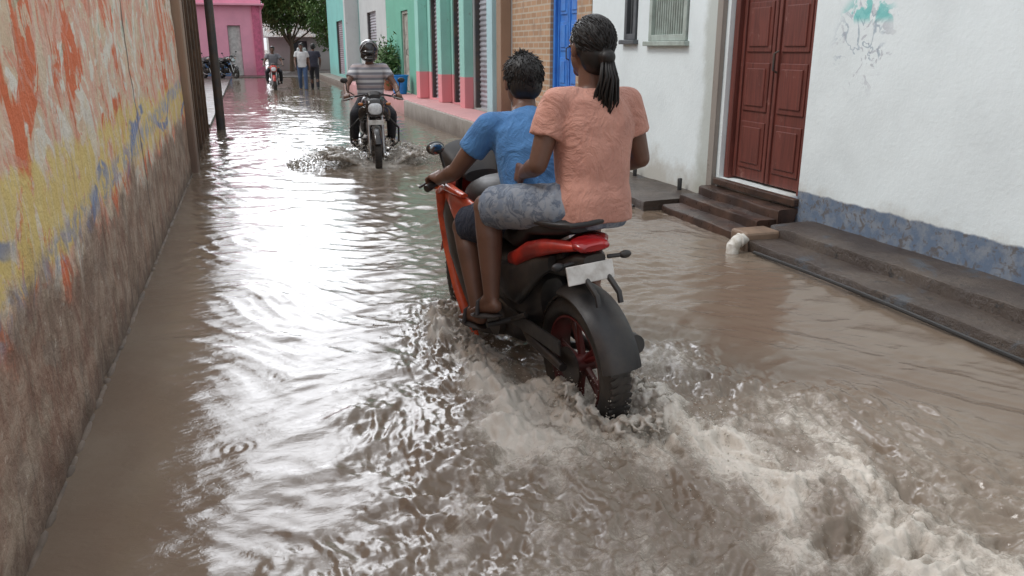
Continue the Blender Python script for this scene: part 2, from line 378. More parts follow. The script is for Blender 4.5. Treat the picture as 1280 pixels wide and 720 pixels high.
b=B().bx(3.42,3.72,4.98,5.19,-.2,.135); o=b.obj('drain_block',M('tan_plaster',(.24,.165,.115),(.13,.09,.065),5,.5,bump=.5,bs=20),None,False,.02); tag(o,'low tan plastered block beside the doorstep','block')
b=B(); b.tube([(3.44,5.02,.085),(3.36,5.0,.08),(3.325,4.99,.05),(3.315,4.99,-.06)],[.042,.046,.050,.046],16); b.ring((3.38,5.0,.082),(1,.1,.1),.044,.010,20,8)
o=b.obj('drain_pipe',M('white_plastic',(.66,.64,.60),(.36,.32,.26),14,.4)); tag(o,'short white plastic drain pipe poking over the kerb','pipe')
b=B(); b.tube([(3.41,y_,.025+.01*math.sin(y_*2)) for y_ in np.linspace(-1,4.85,24)],.013,8); b2=b.obj('water_pipe',M('black_pipe',(.03,.03,.03),rough=.4)); tag(b2,'thin black water pipe lying along the kerb','pipe')
b=B(); b.tube([(3.35,y_,.02+.01*math.sin(y_*3)) for y_ in np.linspace(6.7,9.9,20)],.013,8); b2=b.obj('water_pipe',bpy.data.materials['black_pipe']); tag(b2,'thin black water pipe lying along the kerb','pipe')

# ---------------------------------------------------------------- left mural wall
t=NT('mural_plaster'); x,y,z=t.xyz()
yz=t.sc(0,1,1); nA=t.noise(1.15,5,.6,1.2,t.sc(0,2.0,.95)); nB=t.noise(1.6,5,.6,1.5,t.sc(0,1.7,1.3)); nC=t.noise(1.9,4,.55,2.5,yz); nD=t.noise(3.4,5,.6,1.8,t.sc(0,1.3,1)); sv=t.noise(1,6,.65,.4,t.sc(0,13,1.1)); pe=t.noise(5,9,.72,.3,yz); pb=t.noise(1.9,8,.7,0,yz); nE=t.noise(.75,2,.45,.6,t.sc(0,1,1.2))
near=t.step(y,3.7,2.7)
col=t.mix(t.step(nB,.42,.58),(.76,.58,.40),(.80,.46,.34))
col=t.mix(t.step(nC,.52,.56),col,(.84,.79,.69))
thA=t.math('SUBTRACT',nA,t.math('MULTIPLY',near,-.085))
col=t.mix(t.step(thA,.540,.570),col,(.76,.18,.065))
col=t.mix(t.math('MULTIPLY',t.step(nD,.57,.60),.85),col,(.80,.68,.50))
col=t.mix(t.math('MULTIPLY',t.step(nC,.41,.385),.75),col,(.76,.30,.20))
zn=t.math('ADD',z,t.math('MULTIPLY',t.math('SUBTRACT',nB,.5),.45))
yel=t.math('MULTIPLY',t.step(zn,1.10,1.02),t.step(zn,.68,.76))
col=t.mix(t.math('MULTIPLY',yel,t.math('MULTIPLY',t.step(nD,.60,.52),.95)),col,(.80,.62,.22))
w_=t.math('SUBTRACT',z,t.math('ADD',.84,t.math('MULTIPLY',t.math('SUBTRACT',nE,.5),1.3)))
bl=t.math('MULTIPLY',t.step(t.math('ABSOLUTE',w_),.065,.035),t.math('MULTIPLY',t.step(t.noise(.8,2,.5,0,yz),.42,.50),t.step(pe,.58,.50)))
col=t.mix(t.math('MULTIPLY',bl,.85),col,(.12,.22,.50))
bl2=t.math('MULTIPLY',t.step(t.math('ABSOLUTE',t.math('SUBTRACT',t.math('SUBTRACT',z,.72),t.math('MULTIPLY',t.math('SUBTRACT',y,3.6),.05))),.10,.03),t.step(nD,.45,.53))
col=t.mix(t.math('MULTIPLY',bl2,.65),col,(.26,.33,.50))
gr=t.math('MULTIPLY',t.step(nC,.60,.64),t.step(z,1.35,1.5)); col=t.mix(t.math('MULTIPLY',gr,.5),col,(.25,.42,.26))
col=t.mix(t.math('MULTIPLY',t.step(sv,.50,.66),.5),col,(.82,.72,.58))
col=t.mix(t.math('MULTIPLY',t.step(pe,.56,.64),.6),col,(.76,.68,.57))
col=t.mix(t.math('MULTIPLY',t.step(sv,.43,.30),.5),col,(.42,.27,.18))
col=t.mix(t.math('MULTIPLY',t.step(t.noise(14,6,.75,0,yz),.63,.68),.6),col,(.30,.22,.17))
zd=t.math('ADD',z,t.math('MULTIPLY',t.math('SUBTRACT',pb,.5),1.0))
dirt=t.mix(t.step(pe,.42,.6),(.22,.145,.105),(.38,.29,.22)); dirt=t.mix(t.step(t.noise(11,8,.75,0,yz),.58,.66),dirt,(.54,.46,.38)); dirt=t.mix(t.math('MULTIPLY',t.step(sv,.48,.36),.5),dirt,(.12,.085,.06))
col=t.mix(t.math('MULTIPLY',t.step(zd,.76,.55),.93),col,dirt)
col=t.mix(t.math('MULTIPLY',t.step(t.math('ADD',z,t.math('MULTIPLY',pe,.25)),.33,.1),.7),col,(.10,.072,.052))
col=t.mix(t.math('MULTIPLY',t.step(t.math('ABSOLUTE',t.math('SUBTRACT',y,6.1)),.028,.015),.8),col,(.10,.07,.05))
t.bump(t.math('ADD',t.math('MULTIPLY',pe,2.0),t.math('ADD',t.noise(45,4,.7),t.math('MULTIPLY',pb,3))),.6,.016)
mural=t.fin(col,.8)
e=empty('boundary_wall','tall plastered boundary wall with faded orange and yellow mural','wall')
vs=[];fs=[]; ny_=200; nz_=50
for j in range(nz_+1):
    for i in range(ny_+1):
        y_=-2+12.4*i/ny_; z_=-.2+3.0*j/nz_; vs.append((-.73-.012*max(0,z_-.2)+.014*mn.noise(V((1,y_*1.7,z_*1.7)))+.008*mn.noise(V((4,y_*8,z_*8))),y_,z_))
for j in range(nz_):
    for i in range(ny_): a=j*(ny_+1)+i; fs.append((a,a+ny_+1,a+ny_+2,a+1))
b=B().add(vs,fs); b.bx(-1.0,-.80,-2,10.4,-.2,2.8); b.obj('wall',mural,e)
cm=M('mossy_coping',(.16,.12,.09),(.08,.06,.045),4,.8,bump=.5,bs=20)
B().bx(-1.05,-.70,-2,10.42,2.801,2.9).obj('coping',cm,e,False,.01)
b=B()
for k in range(150):
    y0=-1.5+k*.08; r=.012+.012*random.random(); b.sph((-.725,y0+random.uniform(-.05,.05),-.004),(r*.8,random.uniform(.03,.12),r*.6),None,8,6)
b.obj('footing',cm,e)
brown=weather('brown_plaster',(.34,.23,.16),(.15,.10,.08),0,1.2,.8,.7)
e=empty('gate_pillar','brown weathered plaster gate pillar at the end of the painted wall','pillar')
B().bx(-1.05,-.66,10.43,10.85,-.2,3.4).obj('shaft',brown,e,False,.02); B().bx(-1.1,-.62,10.38,10.9,3.401,3.5).obj('cap',brown,e,False,.01)
e=empty('side_wall','brown damp-stained side wall with timber boards','wall')
b=B().bx(-1.0,-.76,10.86,16.4,-.2,2.9); b.obj('wall',brown,e,False)
wd=M('old_timber',(.13,.08,.05),(.07,.045,.03),6,.7,bump=.5,bs=30)
for k in range(6): B().bx(-.757,-.72,11.2+k*.85,11.3+k*.85,-.1,2.7).obj('batten',wd,e,False,.004)
e=empty('utility_pole','slim dark metal utility pole standing in floodwater','pole',(-.53,16.0,-.2))
B().tube([(0,0,0),(0,0,3),(0,0,7.2)],[.08,.075,.06],16).obj('post',M('dark_steel',(.07,.07,.075),(.12,.09,.07),4,.5,.3),e)
B().box((0,0,6.8),(1.2,.08,.08)).obj('crossarm',bpy.data.materials['dark_steel'],e,False,.005)
for s_ in (-.5,0,.5): B().tube([(s_,0,6.84),(s_,0,6.9),(s_,0,6.98)],[.03,.045,.02],12).obj('insulator',M('ceramic',(.6,.6,.58),rough=.3),e)

# ---------------------------------------------------------------- right hand houses (face plane X=FX)
FX=4.1
def facade(e,mat,y0,y1,z1,ops,z0=-.2,th=.24,depth=5):
    b=B(); y=y0
    for (a,c,zb,zt) in sorted(ops):
        if a>y: b.bx(FX,FX+th,y,a,z0,z1)
        if zb>z0: b.bx(FX,FX+th,a,c,z0,zb)
        if zt<z1: b.bx(FX,FX+th,a,c,zt,z1)
        y=c
    if y<y1: b.bx(FX,FX+th,y,y1,z0,z1)
    b.bx(FX+th+.12,FX+depth,y0+.01,y1-.01,z0,z1-.02); b.bx(FX+th,FX+th+.125,y0+.02,y0+.2,z0,z1-.03); b.bx(FX+th,FX+th+.125,y1-.2,y1-.02,z0,z1-.03)
    return b.obj('wall',mat,e,False)
def slab(e,y0,y1,z,mat,over=.35): return B().bx(FX-over,FX+5.1,y0,y1,z,z+.14).obj('roof',mat,e,False,.01)
def doorleaf(e,y0,y1,z0,z1,mat,x=None,panels=4,fr=None):
    x=x or FX+.10; fr=fr or mat
    f=B().bx(x-.06,x+.06,y0+.001,y0+.07,z0,z1).bx(x-.06,x+.06,y1-.07,y1-.001,z0,z1).bx(x-.058,x+.058,y0+.07,y1-.07,z1-.07,z1-.001)
    d=empty('door'); d.parent=e; f.obj('door_frame',fr,d,False,.005)
    ym=(y0+y1)/2
    for (a,c) in ((y0+.075,ym-.004),(ym+.004,y1-.075)):
        b=B().bx(x,x+.04,a,c,z0+.015,z1-.075); h=(z1-z0-.25)/panels
        for k in range(panels):
            zb=z0+.12+k*h; b.bx(x-.014,x+.01,a+.07,c-.07,zb,zb+h-.09); b.bx(x-.026,x-.005,a+.11,c-.11,zb+.045,zb+h-.135)
        b.bx(x-.02,x+.01,a+.005,a+.045,z0+.02,z1-.08); b.bx(x-.02,x+.01,c-.045,c-.005,z0+.02,z1-.08)
        b.obj('door_leaf',mat,d,False,.006)
    B().tube([(x-.03,ym-.06,z0+.95),(x-.07,ym-.06,z0+.97),(x-.07,ym-.06,z0+1.1),(x-.03,ym-.06,z0+1.12)],.009,8).obj('handle',bpy.data.materials['dark_steel'],d)
    return d
def shutter(e,y0,y1,z0,z1,mat):
    vs=[];fs=[];n=int((z1-z0)/.018)
    for k in range(n+1):
        z_=z0+(z1-z0)*k/n; x_=FX+.10+.012*math.sin(z_*2*math.pi/.09); vs+=[(x_,y0,z_),(x_,y1,z_)]
    for k in range(n): fs.append((2*k,2*k+1,2*k+3,2*k+2))
    B().add(vs,fs).obj('shutter',mat,e)
    for (a,c) in ((y0,y0+.05),(y1-.05,y1)): B().bx(FX+.02,FX+.2,a,c,z0,z1).obj('shutter_rail',bpy.data.materials['dark_steel'],e,False)
def window(e,y0,y1,z0,z1,mat,bars=5):
    w=empty('window'); w.parent=e
    B().bx(FX-.02,FX+.14,y0,y0+.06,z0,z1).bx(FX-.02,FX+.14,y1-.06,y1,z0,z1).bx(FX-.018,FX+.138,y0+.06,y1-.06,z1-.06,z1).bx(FX-.018,FX+.138,y0+.06,y1-.06,z0,z0+.06).obj('window_frame',mat,w,False,.004)
    b=B()
    for k in range(bars): yy=y0+.06+(y1-y0-.12)*(k+.5)/bars; b.tube([(FX+.03,yy,z0+.05),(FX+.03,yy,z1-.05)],.012,8)
    b.obj('bars',mat,w)
    B().bx(FX+.10,FX+.13,y0+.05,y1-.05,z0+.05,z1-.05).obj('glass',M('window_glass',(.16,.19,.17),rough=.3),w,False)
    B().bx(FX-.06,FX+.1,y0-.05,y1+.05,z0-.05,z0-.003).obj('sill',mat,w,False,.006)
def wx_(t,col,y,z):
    nb=t.noise(8,5,.6); zz=t.math('ADD',z,t.math('MULTIPLY',t.math('SUBTRACT',nb,.5),.05))
    low=t.mix(t.step(t.noise(9,6,.7),.4,.65),(.13,.18,.26),(.23,.26,.30)); low=t.mix(t.math('MULTIPLY',t.step(t.noise(16,7,.72,.5),.52,.60),.8),low,(.12,.10,.085))
    near=t.step(y,5.5,5.3)
    col=t.mix(t.math('MULTIPLY',t.step(zz,.375,.355),near),col,low)
    st=t.math('MULTIPLY',t.step(t.math('ABSOLUTE',t.math('SUBTRACT',y,t.math('ADD',6.72,t.math('MULTIPLY',t.math('SUBTRACT',t.noise(1.5,5,.7),.5),.35)))),.22,.08),.6)
    col=t.mix(st,col,(.36,.38,.33))
    cy=t.math('SUBTRACT',y,4.78); cz=t.math('SUBTRACT',z,1.48)
    rr=t.math('SQRT',t.math('ADD',t.math('MULTIPLY',cy,cy),t.math('MULTIPLY',cz,t.math('MULTIPLY',cz,.8))))
    reg=t.step(rr,.38,.16); ln=t.noise(4.2,3,.5,1.6); ln2=t.noise(7,4,.6,1.2); br=t.step(t.noise(3.3,3),.44,.54)
    a=t.math('MULTIPLY',t.math('MULTIPLY',reg,br),t.step(t.math('ABSOLUTE',t.math('SUBTRACT',ln,.5)),.034,.010)); c2=t.math('MULTIPLY',reg,t.step(ln2,.57,.61))
    col=t.mix(t.math('MULTIPLY',a,.65),col,(.24,.33,.42)); col=t.mix(t.math('MULTIPLY',c2,.55),col,(.36,.38,.44))
    te=t.math('MULTIPLY',t.step(rr,.36,.24),t.math('MULTIPLY',t.step(z,1.60,1.66),t.step(t.noise(6,3,.6,1),.44,.5)))
    return t.mix(t.math('MULTIPLY',te,.8),col,(.12,.56,.54))
white=weather('white_limewash',(.80,.88,.90),(.42,.39,.33),.12,.46,.75,.07,wx_)
roofc=M('roof_concrete',(.28,.27,.25),rough=.85,bump=.3)
e=empty('house','whitewashed house with brown double door and blue skirting','house')
facade(e,white,-3,9.55,3.9,[(5.32,6.48,.30,2.55),(7.2,8.02,1.5,2.5),(8.3,8.62,1.52,2.4)]); slab(e,-3,9.57,3.9,roofc,.2)
wood=NT('red_brown_wood'); g=wood.noise(1,7,.65,.6,wood.sc(40,40,2.2)); cc=wood.mix(wood.step(g,.35,.7),(.18,.052,.040),(.10,.032,.026)); cc=wood.mix(wood.step(wood.noise(6,6,.7),.6,.72),cc,(.26,.13,.11)); wood.bump(g,.3,.004); wood=wood.fin(cc,.42)
doorleaf(e,5.33,6.47,.305,2.54,wood)
B().bx(FX-.05,FX+.2,5.30,6.5,.235,.298).obj('threshold',dark,e,False,.01)
wf=M('grey_green_paint',(.42,.49,.45),(.30,.34,.31),9,.6,bump=.2)
window(e,7.22,8.0,1.52,2.48,wf,14); window(e,8.32,8.6,1.54,2.38,M('dark_frame',(.10,.11,.12),rough=.5),3)
B().bx(FX-.05,FX-.004,6.53,6.62,.12,3.2).obj('pilaster',greyc,e,False,.004)
for yy in (7.05,8.05):
    o=B().tube([(4.02,yy,.08),(4.02,yy,.20),(4.02,yy,.21)],[.022,.024,.016],10).obj('pipe_stub',bpy.data.materials['black_pipe']); tag(o,'short black pipe stub by the white wall','pipe')
t=NT('tan_brick'); br=t.n('ShaderNodeTexBrick'); sp=t.xyz(); cb=t.n('ShaderNodeCombineXYZ'); t.L(sp[1],cb.inputs[0]); t.L(sp[2],cb.inputs[1]); t.L(cb.outputs[0],br.inputs['Vector'])
br.inputs['Scale'].default_value=1; br.inputs['Brick Width'].default_value=.23; br.inputs['Row Height'].default_value=.085; br.inputs['Mortar Size'].default_value=.012
br.inputs['Color1'].default_value=(.50,.31,.19,1); br.inputs['Color2'].default_value=(.40,.24,.14,1); br.inputs['Mortar'].default_value=(.5,.43,.34,1)
t.bump(br.outputs['Fac'],-.5,.01); brick=t.fin(t.mix(t.step(t.noise(3,6,.7),.5,.75),br.outputs[0],(.28,.19,.14)),.85)
e=empty('house','bare tan brick house with bright blue door','house')
facade(e,brick,9.58,12.75,4.2,[(10.05,11.02,.34,2.5)]); slab(e,9.6,12.75,4.2,roofc,.3)
blue=M('blue_door_paint',(.05,.24,.70),(.04,.17,.55),5,.45,bump=.2)
doorleaf(e,10.06,11.01,.345,2.49,blue)
def shopcol(name,c): return weather(name,c,(.22,.17,.13),.3,.8,.4,.35)
pale=shopcol('pale_grey_paint',(.58,.60,.60))
def tp(t,col,y,z):
    return t.mix(t.step(z,.93,.91),col,(.72,.28,.30))
tealpink=weather('teal_over_pink_paint',(.32,.64,.56),(.25,.2,.16),.3,.5,.25,.4,tp)
green=weather('green_paint',(.16,.46,.34),(.12,.12,.08),.3,1.0,.4,.4)
shut=M('shutter_metal',(.46,.46,.50),(.34,.33,.36),3,.5,.3,bump=.1)
shut2=M('mauve_shutter',(.40,.36,.40),(.30,.26,.28),3,.5,.2)
lblue=weather('light_blue_paint',(.45,.66,.70),(.2,.2,.18),.3,.6,.3,.3)
e=empty('shop_house','grey shop house with closed roller shutter','house')
facade(e,pale,12.77,15.6,4.6,[(13.7,15.1,.36,2.6)]); shutter(e,13.72,15.08,.36,2.6,shut); slab(e,12.77,15.6,4.6,roofc,.4)
for (a,c,m_) in ((12.8,13.05,brown),(13.3,13.62,lblue),(15.15,15.5,tealpink)):
    B().bx(3.92,FX-.003,a,c,.34,4.5).obj('column',m_,e,False,.01)
e=empty('shop_house','teal and pink shop house with roller shutters','house')
facade(e,tealpink,15.62,20.6,4.6,[(15.75,16.75,.36,2.5),(17.4,18.9,.34,2.5)]); shutter(e,15.77,16.73,.36,2.5,shut2); shutter(e,17.42,18.88,.34,2.5,shut2); slab(e,15.62,20.6,4.6,roofc,.5)
for (a,c) in ((16.9,17.25),(19.2,19.6)): B().bx(3.88,FX-.003,a,c,.35 if a<18 else .31,4.5).obj('column',tealpink,e,False,.01)
e=empty('shop_house','dark green painted shop house','house')
facade(e,green,20.62,25,4.6,[(21.6,22.6,.31,2.4)]); slab(e,20.62,25,4.6,roofc,.4); doorleaf(e,21.61,22.59,.31,2.39,M('pale_door',(.45,.43,.38),rough=.6))
e=empty('shop_house','grey plastered shop house with ribbed shutter','house')
facade(e,pale,25.02,31,5.0,[(27,29,.31,2.6)]); shutter(e,27.02,28.98,.31,2.6,shut); slab(e,25.02,31,5.0,roofc,.5)
e=empty('shop_house','teal painted shop house at street bend','house')
facade(e,weather('teal_paint',(.24,.60,.56),(.2,.18,.14),.3,.9,.3,.3),31.02,43,4.8,[(33,34.2,.31,2.4),(36.5,39,.31,2.6)]); doorleaf(e,33.01,34.19,.31,2.39,wood); shutter(e,36.52,38.98,.31,2.6,shut2); slab(e,31.02,43,4.8,roofc,.5)
B().bx(3.6,FX-.003,31.1,31.5,.2,4.7).obj('column',pale,e,False,.01)

pink=weather('pink_paint',(.85,.36,.48),(.3,.15,.15),.2,.9,.4,.2)
e=empty('pink_house','bright pink house with white door and blue base stripe','house')
b=B().bx(-9,-.75,47,54,-.2,6).bx(-.1,1.05,47,54,-.2,6).bx(-.75,-.1,47,54,2.6,6).bx(-.75,-.1,47.3,54,-.2,2.6); b.obj('wall',pink,e,False)
B().bx(-9,-.76,46.95,46.997,.0,.9).obj('skirting',M('blue_skirting',(.12,.22,.42),rough=.7),e,False)
B().bx(-.74,-.11,47.2,47.28,.03,2.58).obj('door',M('white_door',(.6,.58,.56),rough=.6),e,False,.01)
B().bx(-9.1,1.2,46.6,54,3.6,3.7).obj('canopy',pink,e,False,.01)
B().bx(.55,.95,46.9,46.997,.0,3.59).obj('pilaster',M('deep_pink',(.70,.16,.28),rough=.7),e,False,.01)
e=empty('far_house','low grey house with dark door and tin roof','house')
gw=weather('grey_wall_far',(.50,.50,.48),(.2,.18,.15),0,1.2,.5,.4)
b=B().bx(1.6,3.2,58,63,-.2,2.2).bx(4.1,8,58,63,-.2,2.2).bx(3.2,4.1,58,63,1.9,2.2).bx(3.2,4.1,58.4,63,-.2,1.9); b.obj('wall',gw,e,False)
B().bx(3.22,4.08,58.25,58.35,0.03,1.89).obj('door',bpy.data.materials['dark_frame'],e,False,.01)
tin=NT('tin_roof'); xx=tin.xyz()[0]; tin.bump(tin.math('SINE',tin.math('MULTIPLY',xx,60)),.6,.02); tin=tin.fin(tin.mix(tin.step(tin.noise(2,5),.4,.7),(.40,.39,.38),(.28,.20,.16)),.5,.2)
B().add([(1.2,57.3,2.1),(8.4,57.3,2.1),(8.4,60.6,3.1),(1.2,60.6,3.1),(1.2,57.3,2.16),(8.4,57.3,2.16),(8.4,60.6,3.16),(1.2,60.6,3.16)],[(0,1,2,3),(4,7,6,5),(0,4,5,1),(1,5,6,2),(2,6,7,3),(3,7,4,0)]).obj('roof',tin,e,False)

# trees
lm=NT('leaf_green'); oi=lm.noise(.9,4,.6); lm.b.inputs['Roughness'].default_value=.55; leaf=lm.fin(lm.mix(lm.step(oi,.35,.65),(.045,.105,.025),(.13,.21,.06)),.55)
bark=M('bark',(.12,.09,.06),rough=.9,bump=.5)
def tree(p,h,cr,label,n=7000,ls=.16,lo=.45):
    e=empty('tree',label,'tree',p); b=B(); b.tube([(0,0,-.1),(.1,.05,h*.25),(.0,.1,h*.5)],[.16,.13,.10],12); lobes=[]
    for k in range(9):
        a=k*2.4; rr=cr*random.uniform(.3,.8); q=V((math.cos(a)*rr,math.sin(a)*rr*.7,h*random.uniform(lo,.95))); b.tube([(0,.1,h*.3),q*.55+V((0,0,h*.1)),q],[.07,.045,.02],8); lobes.append((q,cr*random.uniform(.32,.52)))
    b.obj('trunk',bark,e)
    pts=[];fs=[]
    for k in range(n):
        q,r=lobes[k%9]; d=V((random.gauss(0,1),random.gauss(0,1),random.gauss(0,.8))).normalized()*r*random.uniform(.45,1.15); c=q+d
        if mn.noise(c*1.3+V(p))<-.22: continue
        u=V((random.gauss(0,1),random.gauss(0,1),random.gauss(0,1))).normalized(); v_=u.cross(V((random.random(),random.random(),1))).normalized(); s_=ls*random.uniform(.6,1.3)
        i=len(pts); pts+=[c-u*s_,c-v_*s_*.4,c+u*s_,c+v_*s_*.4]; fs.append((i,i+1,i+2,i+3))
    me=bpy.data.meshes.new('crown'); me.from_pydata([tuple(q) for q in pts],[],fs); fin('crown',me,leaf,e,False,0)
tree((2.8,54.5,0),5.4,2.8,'leafy green tree standing before the low grey house',13000,.14,.5)
tree((7.2,62,0),6.5,3.6,'leafy green tree beside the far shops',7000)
tree((3.0,68,0),8,4,'tall green tree behind the low grey house',9000)
tree((4.6,46,0),5.0,1.9,'small green tree at the end of the shop row',6000,.11,.4)

e=empty('blue_bin','open blue plastic bin on the shop platform','bin',(3.78,21.3,.31))
b=B(); n=24; prof=[(.17,0),(.2,.3),(.215,.44),(.235,.45),(.235,.47),(.205,.47),(.19,.3),(.16,.03),(.0,.03)]
vs=[];fs=[]
for (r,z_) in [(.001,0)]+prof:
    for k in range(n): a=2*math.pi*k/n; vs.append((max(r,.001)*math.cos(a),max(r,.001)*math.sin(a),z_))
for i in range(len(prof)):
    for k in range(n): fs.append((i*n+k,i*n+(k+1)%n,(i+1)*n+(k+1)%n,(i+1)*n+k))
b.add(vs,fs); b.obj('bin_shell',M('blue_plastic',(.02,.25,.70),rough=.4),e); B().tube([(-.2,0,.40),(-.24,0,.3),(-.2,0,.2)],.012,8).obj('handle',bpy.data.materials['dark_steel'],e)
e=empty('potted_plant','bushy green plant in a clay pot on the shop platform','plant',(3.8,23.2,.31))
B().tube([(0,0,0),(0,0,.28),(0,0,.32),(0,0,.32)],[.12,.17,.19,.15],18).obj('pot',M('clay',(.35,.14,.08),rough=.8),e)
pts=[];fs=[]
for k in range(1500):
    d=V((random.gauss(0,.18),random.gauss(0,.20),.75+random.gauss(0,.25))); u=V((random.gauss(0,1),random.gauss(0,1),random.gauss(0,1))).normalized(); v_=u.orthogonal().normalized(); s_=.06*random.uniform(.6,1.4); i=len(pts); pts+=[d-u*s_,d-v_*s_*.4,d+u*s_,d+v_*s_*.4]; fs.append((i,i+1,i+2,i+3))
me=bpy.data.meshes.new('foliage'); me.from_pydata([tuple(q) for q in pts],[],fs); fin('foliage',me,leaf,e,False,0)
b=B()
for k in range(7): a=k*.9; b.tube([(0,0,.3),(.08*math.cos(a),.08*math.sin(a),.6),(.2*math.cos(a),.2*math.sin(a),1.1)],[.015,.01,.004],6)
b.obj('stem',bark,e)

# ---------------------------------------------------------------- motorcycles
blk=M('black_plastic',(.018,.018,.02),(.04,.034,.03),9,.42,bump=.15)
matb=M('worn_black_paint',(.016,.015,.016),(.035,.028,.024),7,.5)
gloss=M('gloss_black',(.012,.012,.014),(.035,.028,.022),7,.25,coat=.5)
rubber=M('tyre_rubber',(.018,.017,.017),(.045,.036,.029),7,.5,bump=.3)
steel=M('steel',(.5,.5,.5),(.35,.34,.33),9,.3,.9)
alloy=M('dark_alloy',(.05,.045,.045),(.09,.07,.055),rough=.4,metal=.6)
seatm=M('seat_vinyl',(.022,.022,.024),rough=.55,bump=.3,bs=200)
redp=M('red_paint',(.50,.035,.02),(.20,.014,.012),9,.4,coat=.25)
redd=M('dark_red_alloy',(.10,.012,.012),(.05,.02,.016),7,.5)
orp=M('orange_red_paint',(.74,.12,.045),(.45,.06,.03),7,.35,coat=.3)
redl=M('red_lens',(.36,.012,.015),rough=.2,coat=.6)
amb=M('amber_lens',(.45,.14,.02),rough=.2,coat=.6)
lens=M('clear_lens',(.75,.78,.8),(.5,.52,.55),20,.08,coat=1)
plate=M('plate_white',(.70,.70,.68),(.45,.43,.4),14,.5)
mirg=M('mirror_glass',(.35,.37,.38),rough=.1,metal=1)
silv=M('silver_paint',(.42,.43,.45),rough=.3,metal=.6)
def wheel(e,x,zc,rear,rimm):
    w=empty('wheel'); w.parent=e; w.location=(x,0,zc); hw=.066 if rear else .045
    b=B(); b.ring((0,0,0),(0,1,0),.255,.052,64,16,hw)
    for k in range(56):
        a=2*math.pi*k/56
        for sgn in (-1,1):
            c=Matrix.Rotation(-a,3,'Y')@V((.301,sgn*hw*.42,0)); b.box(c,(.010,hw*.62,.018),Matrix.Rotation(-a,3,'Y')@Matrix.Rotation(sgn*.35,3,'X'))
    b.obj('tyre',rubber,w)
    b=B(); b.ring((0,0,0),(0,1,0),.212,.012,48,10,hw*.8); b.tube([(0,-.07,0),(0,.07,0)],.04,20)
    for k in range(5):
        a=2*math.pi*k/5
        for o_ in (-.16,.16):
            b.tube([(.03*math.cos(a),.0,.03*math.sin(a)),(.13*math.cos(a+o_*.8),.0,.13*math.sin(a+o_*.8)),(.208*math.cos(a+o_),0,.208*math.sin(a+o_))],[.018,.012,.013],8)
    b.obj('rim',rimm,w)
    b=B(); b.tube([(0,.066,0),(0,.071,0)],.085,32); b.obj('brake_disc',alloy,w)
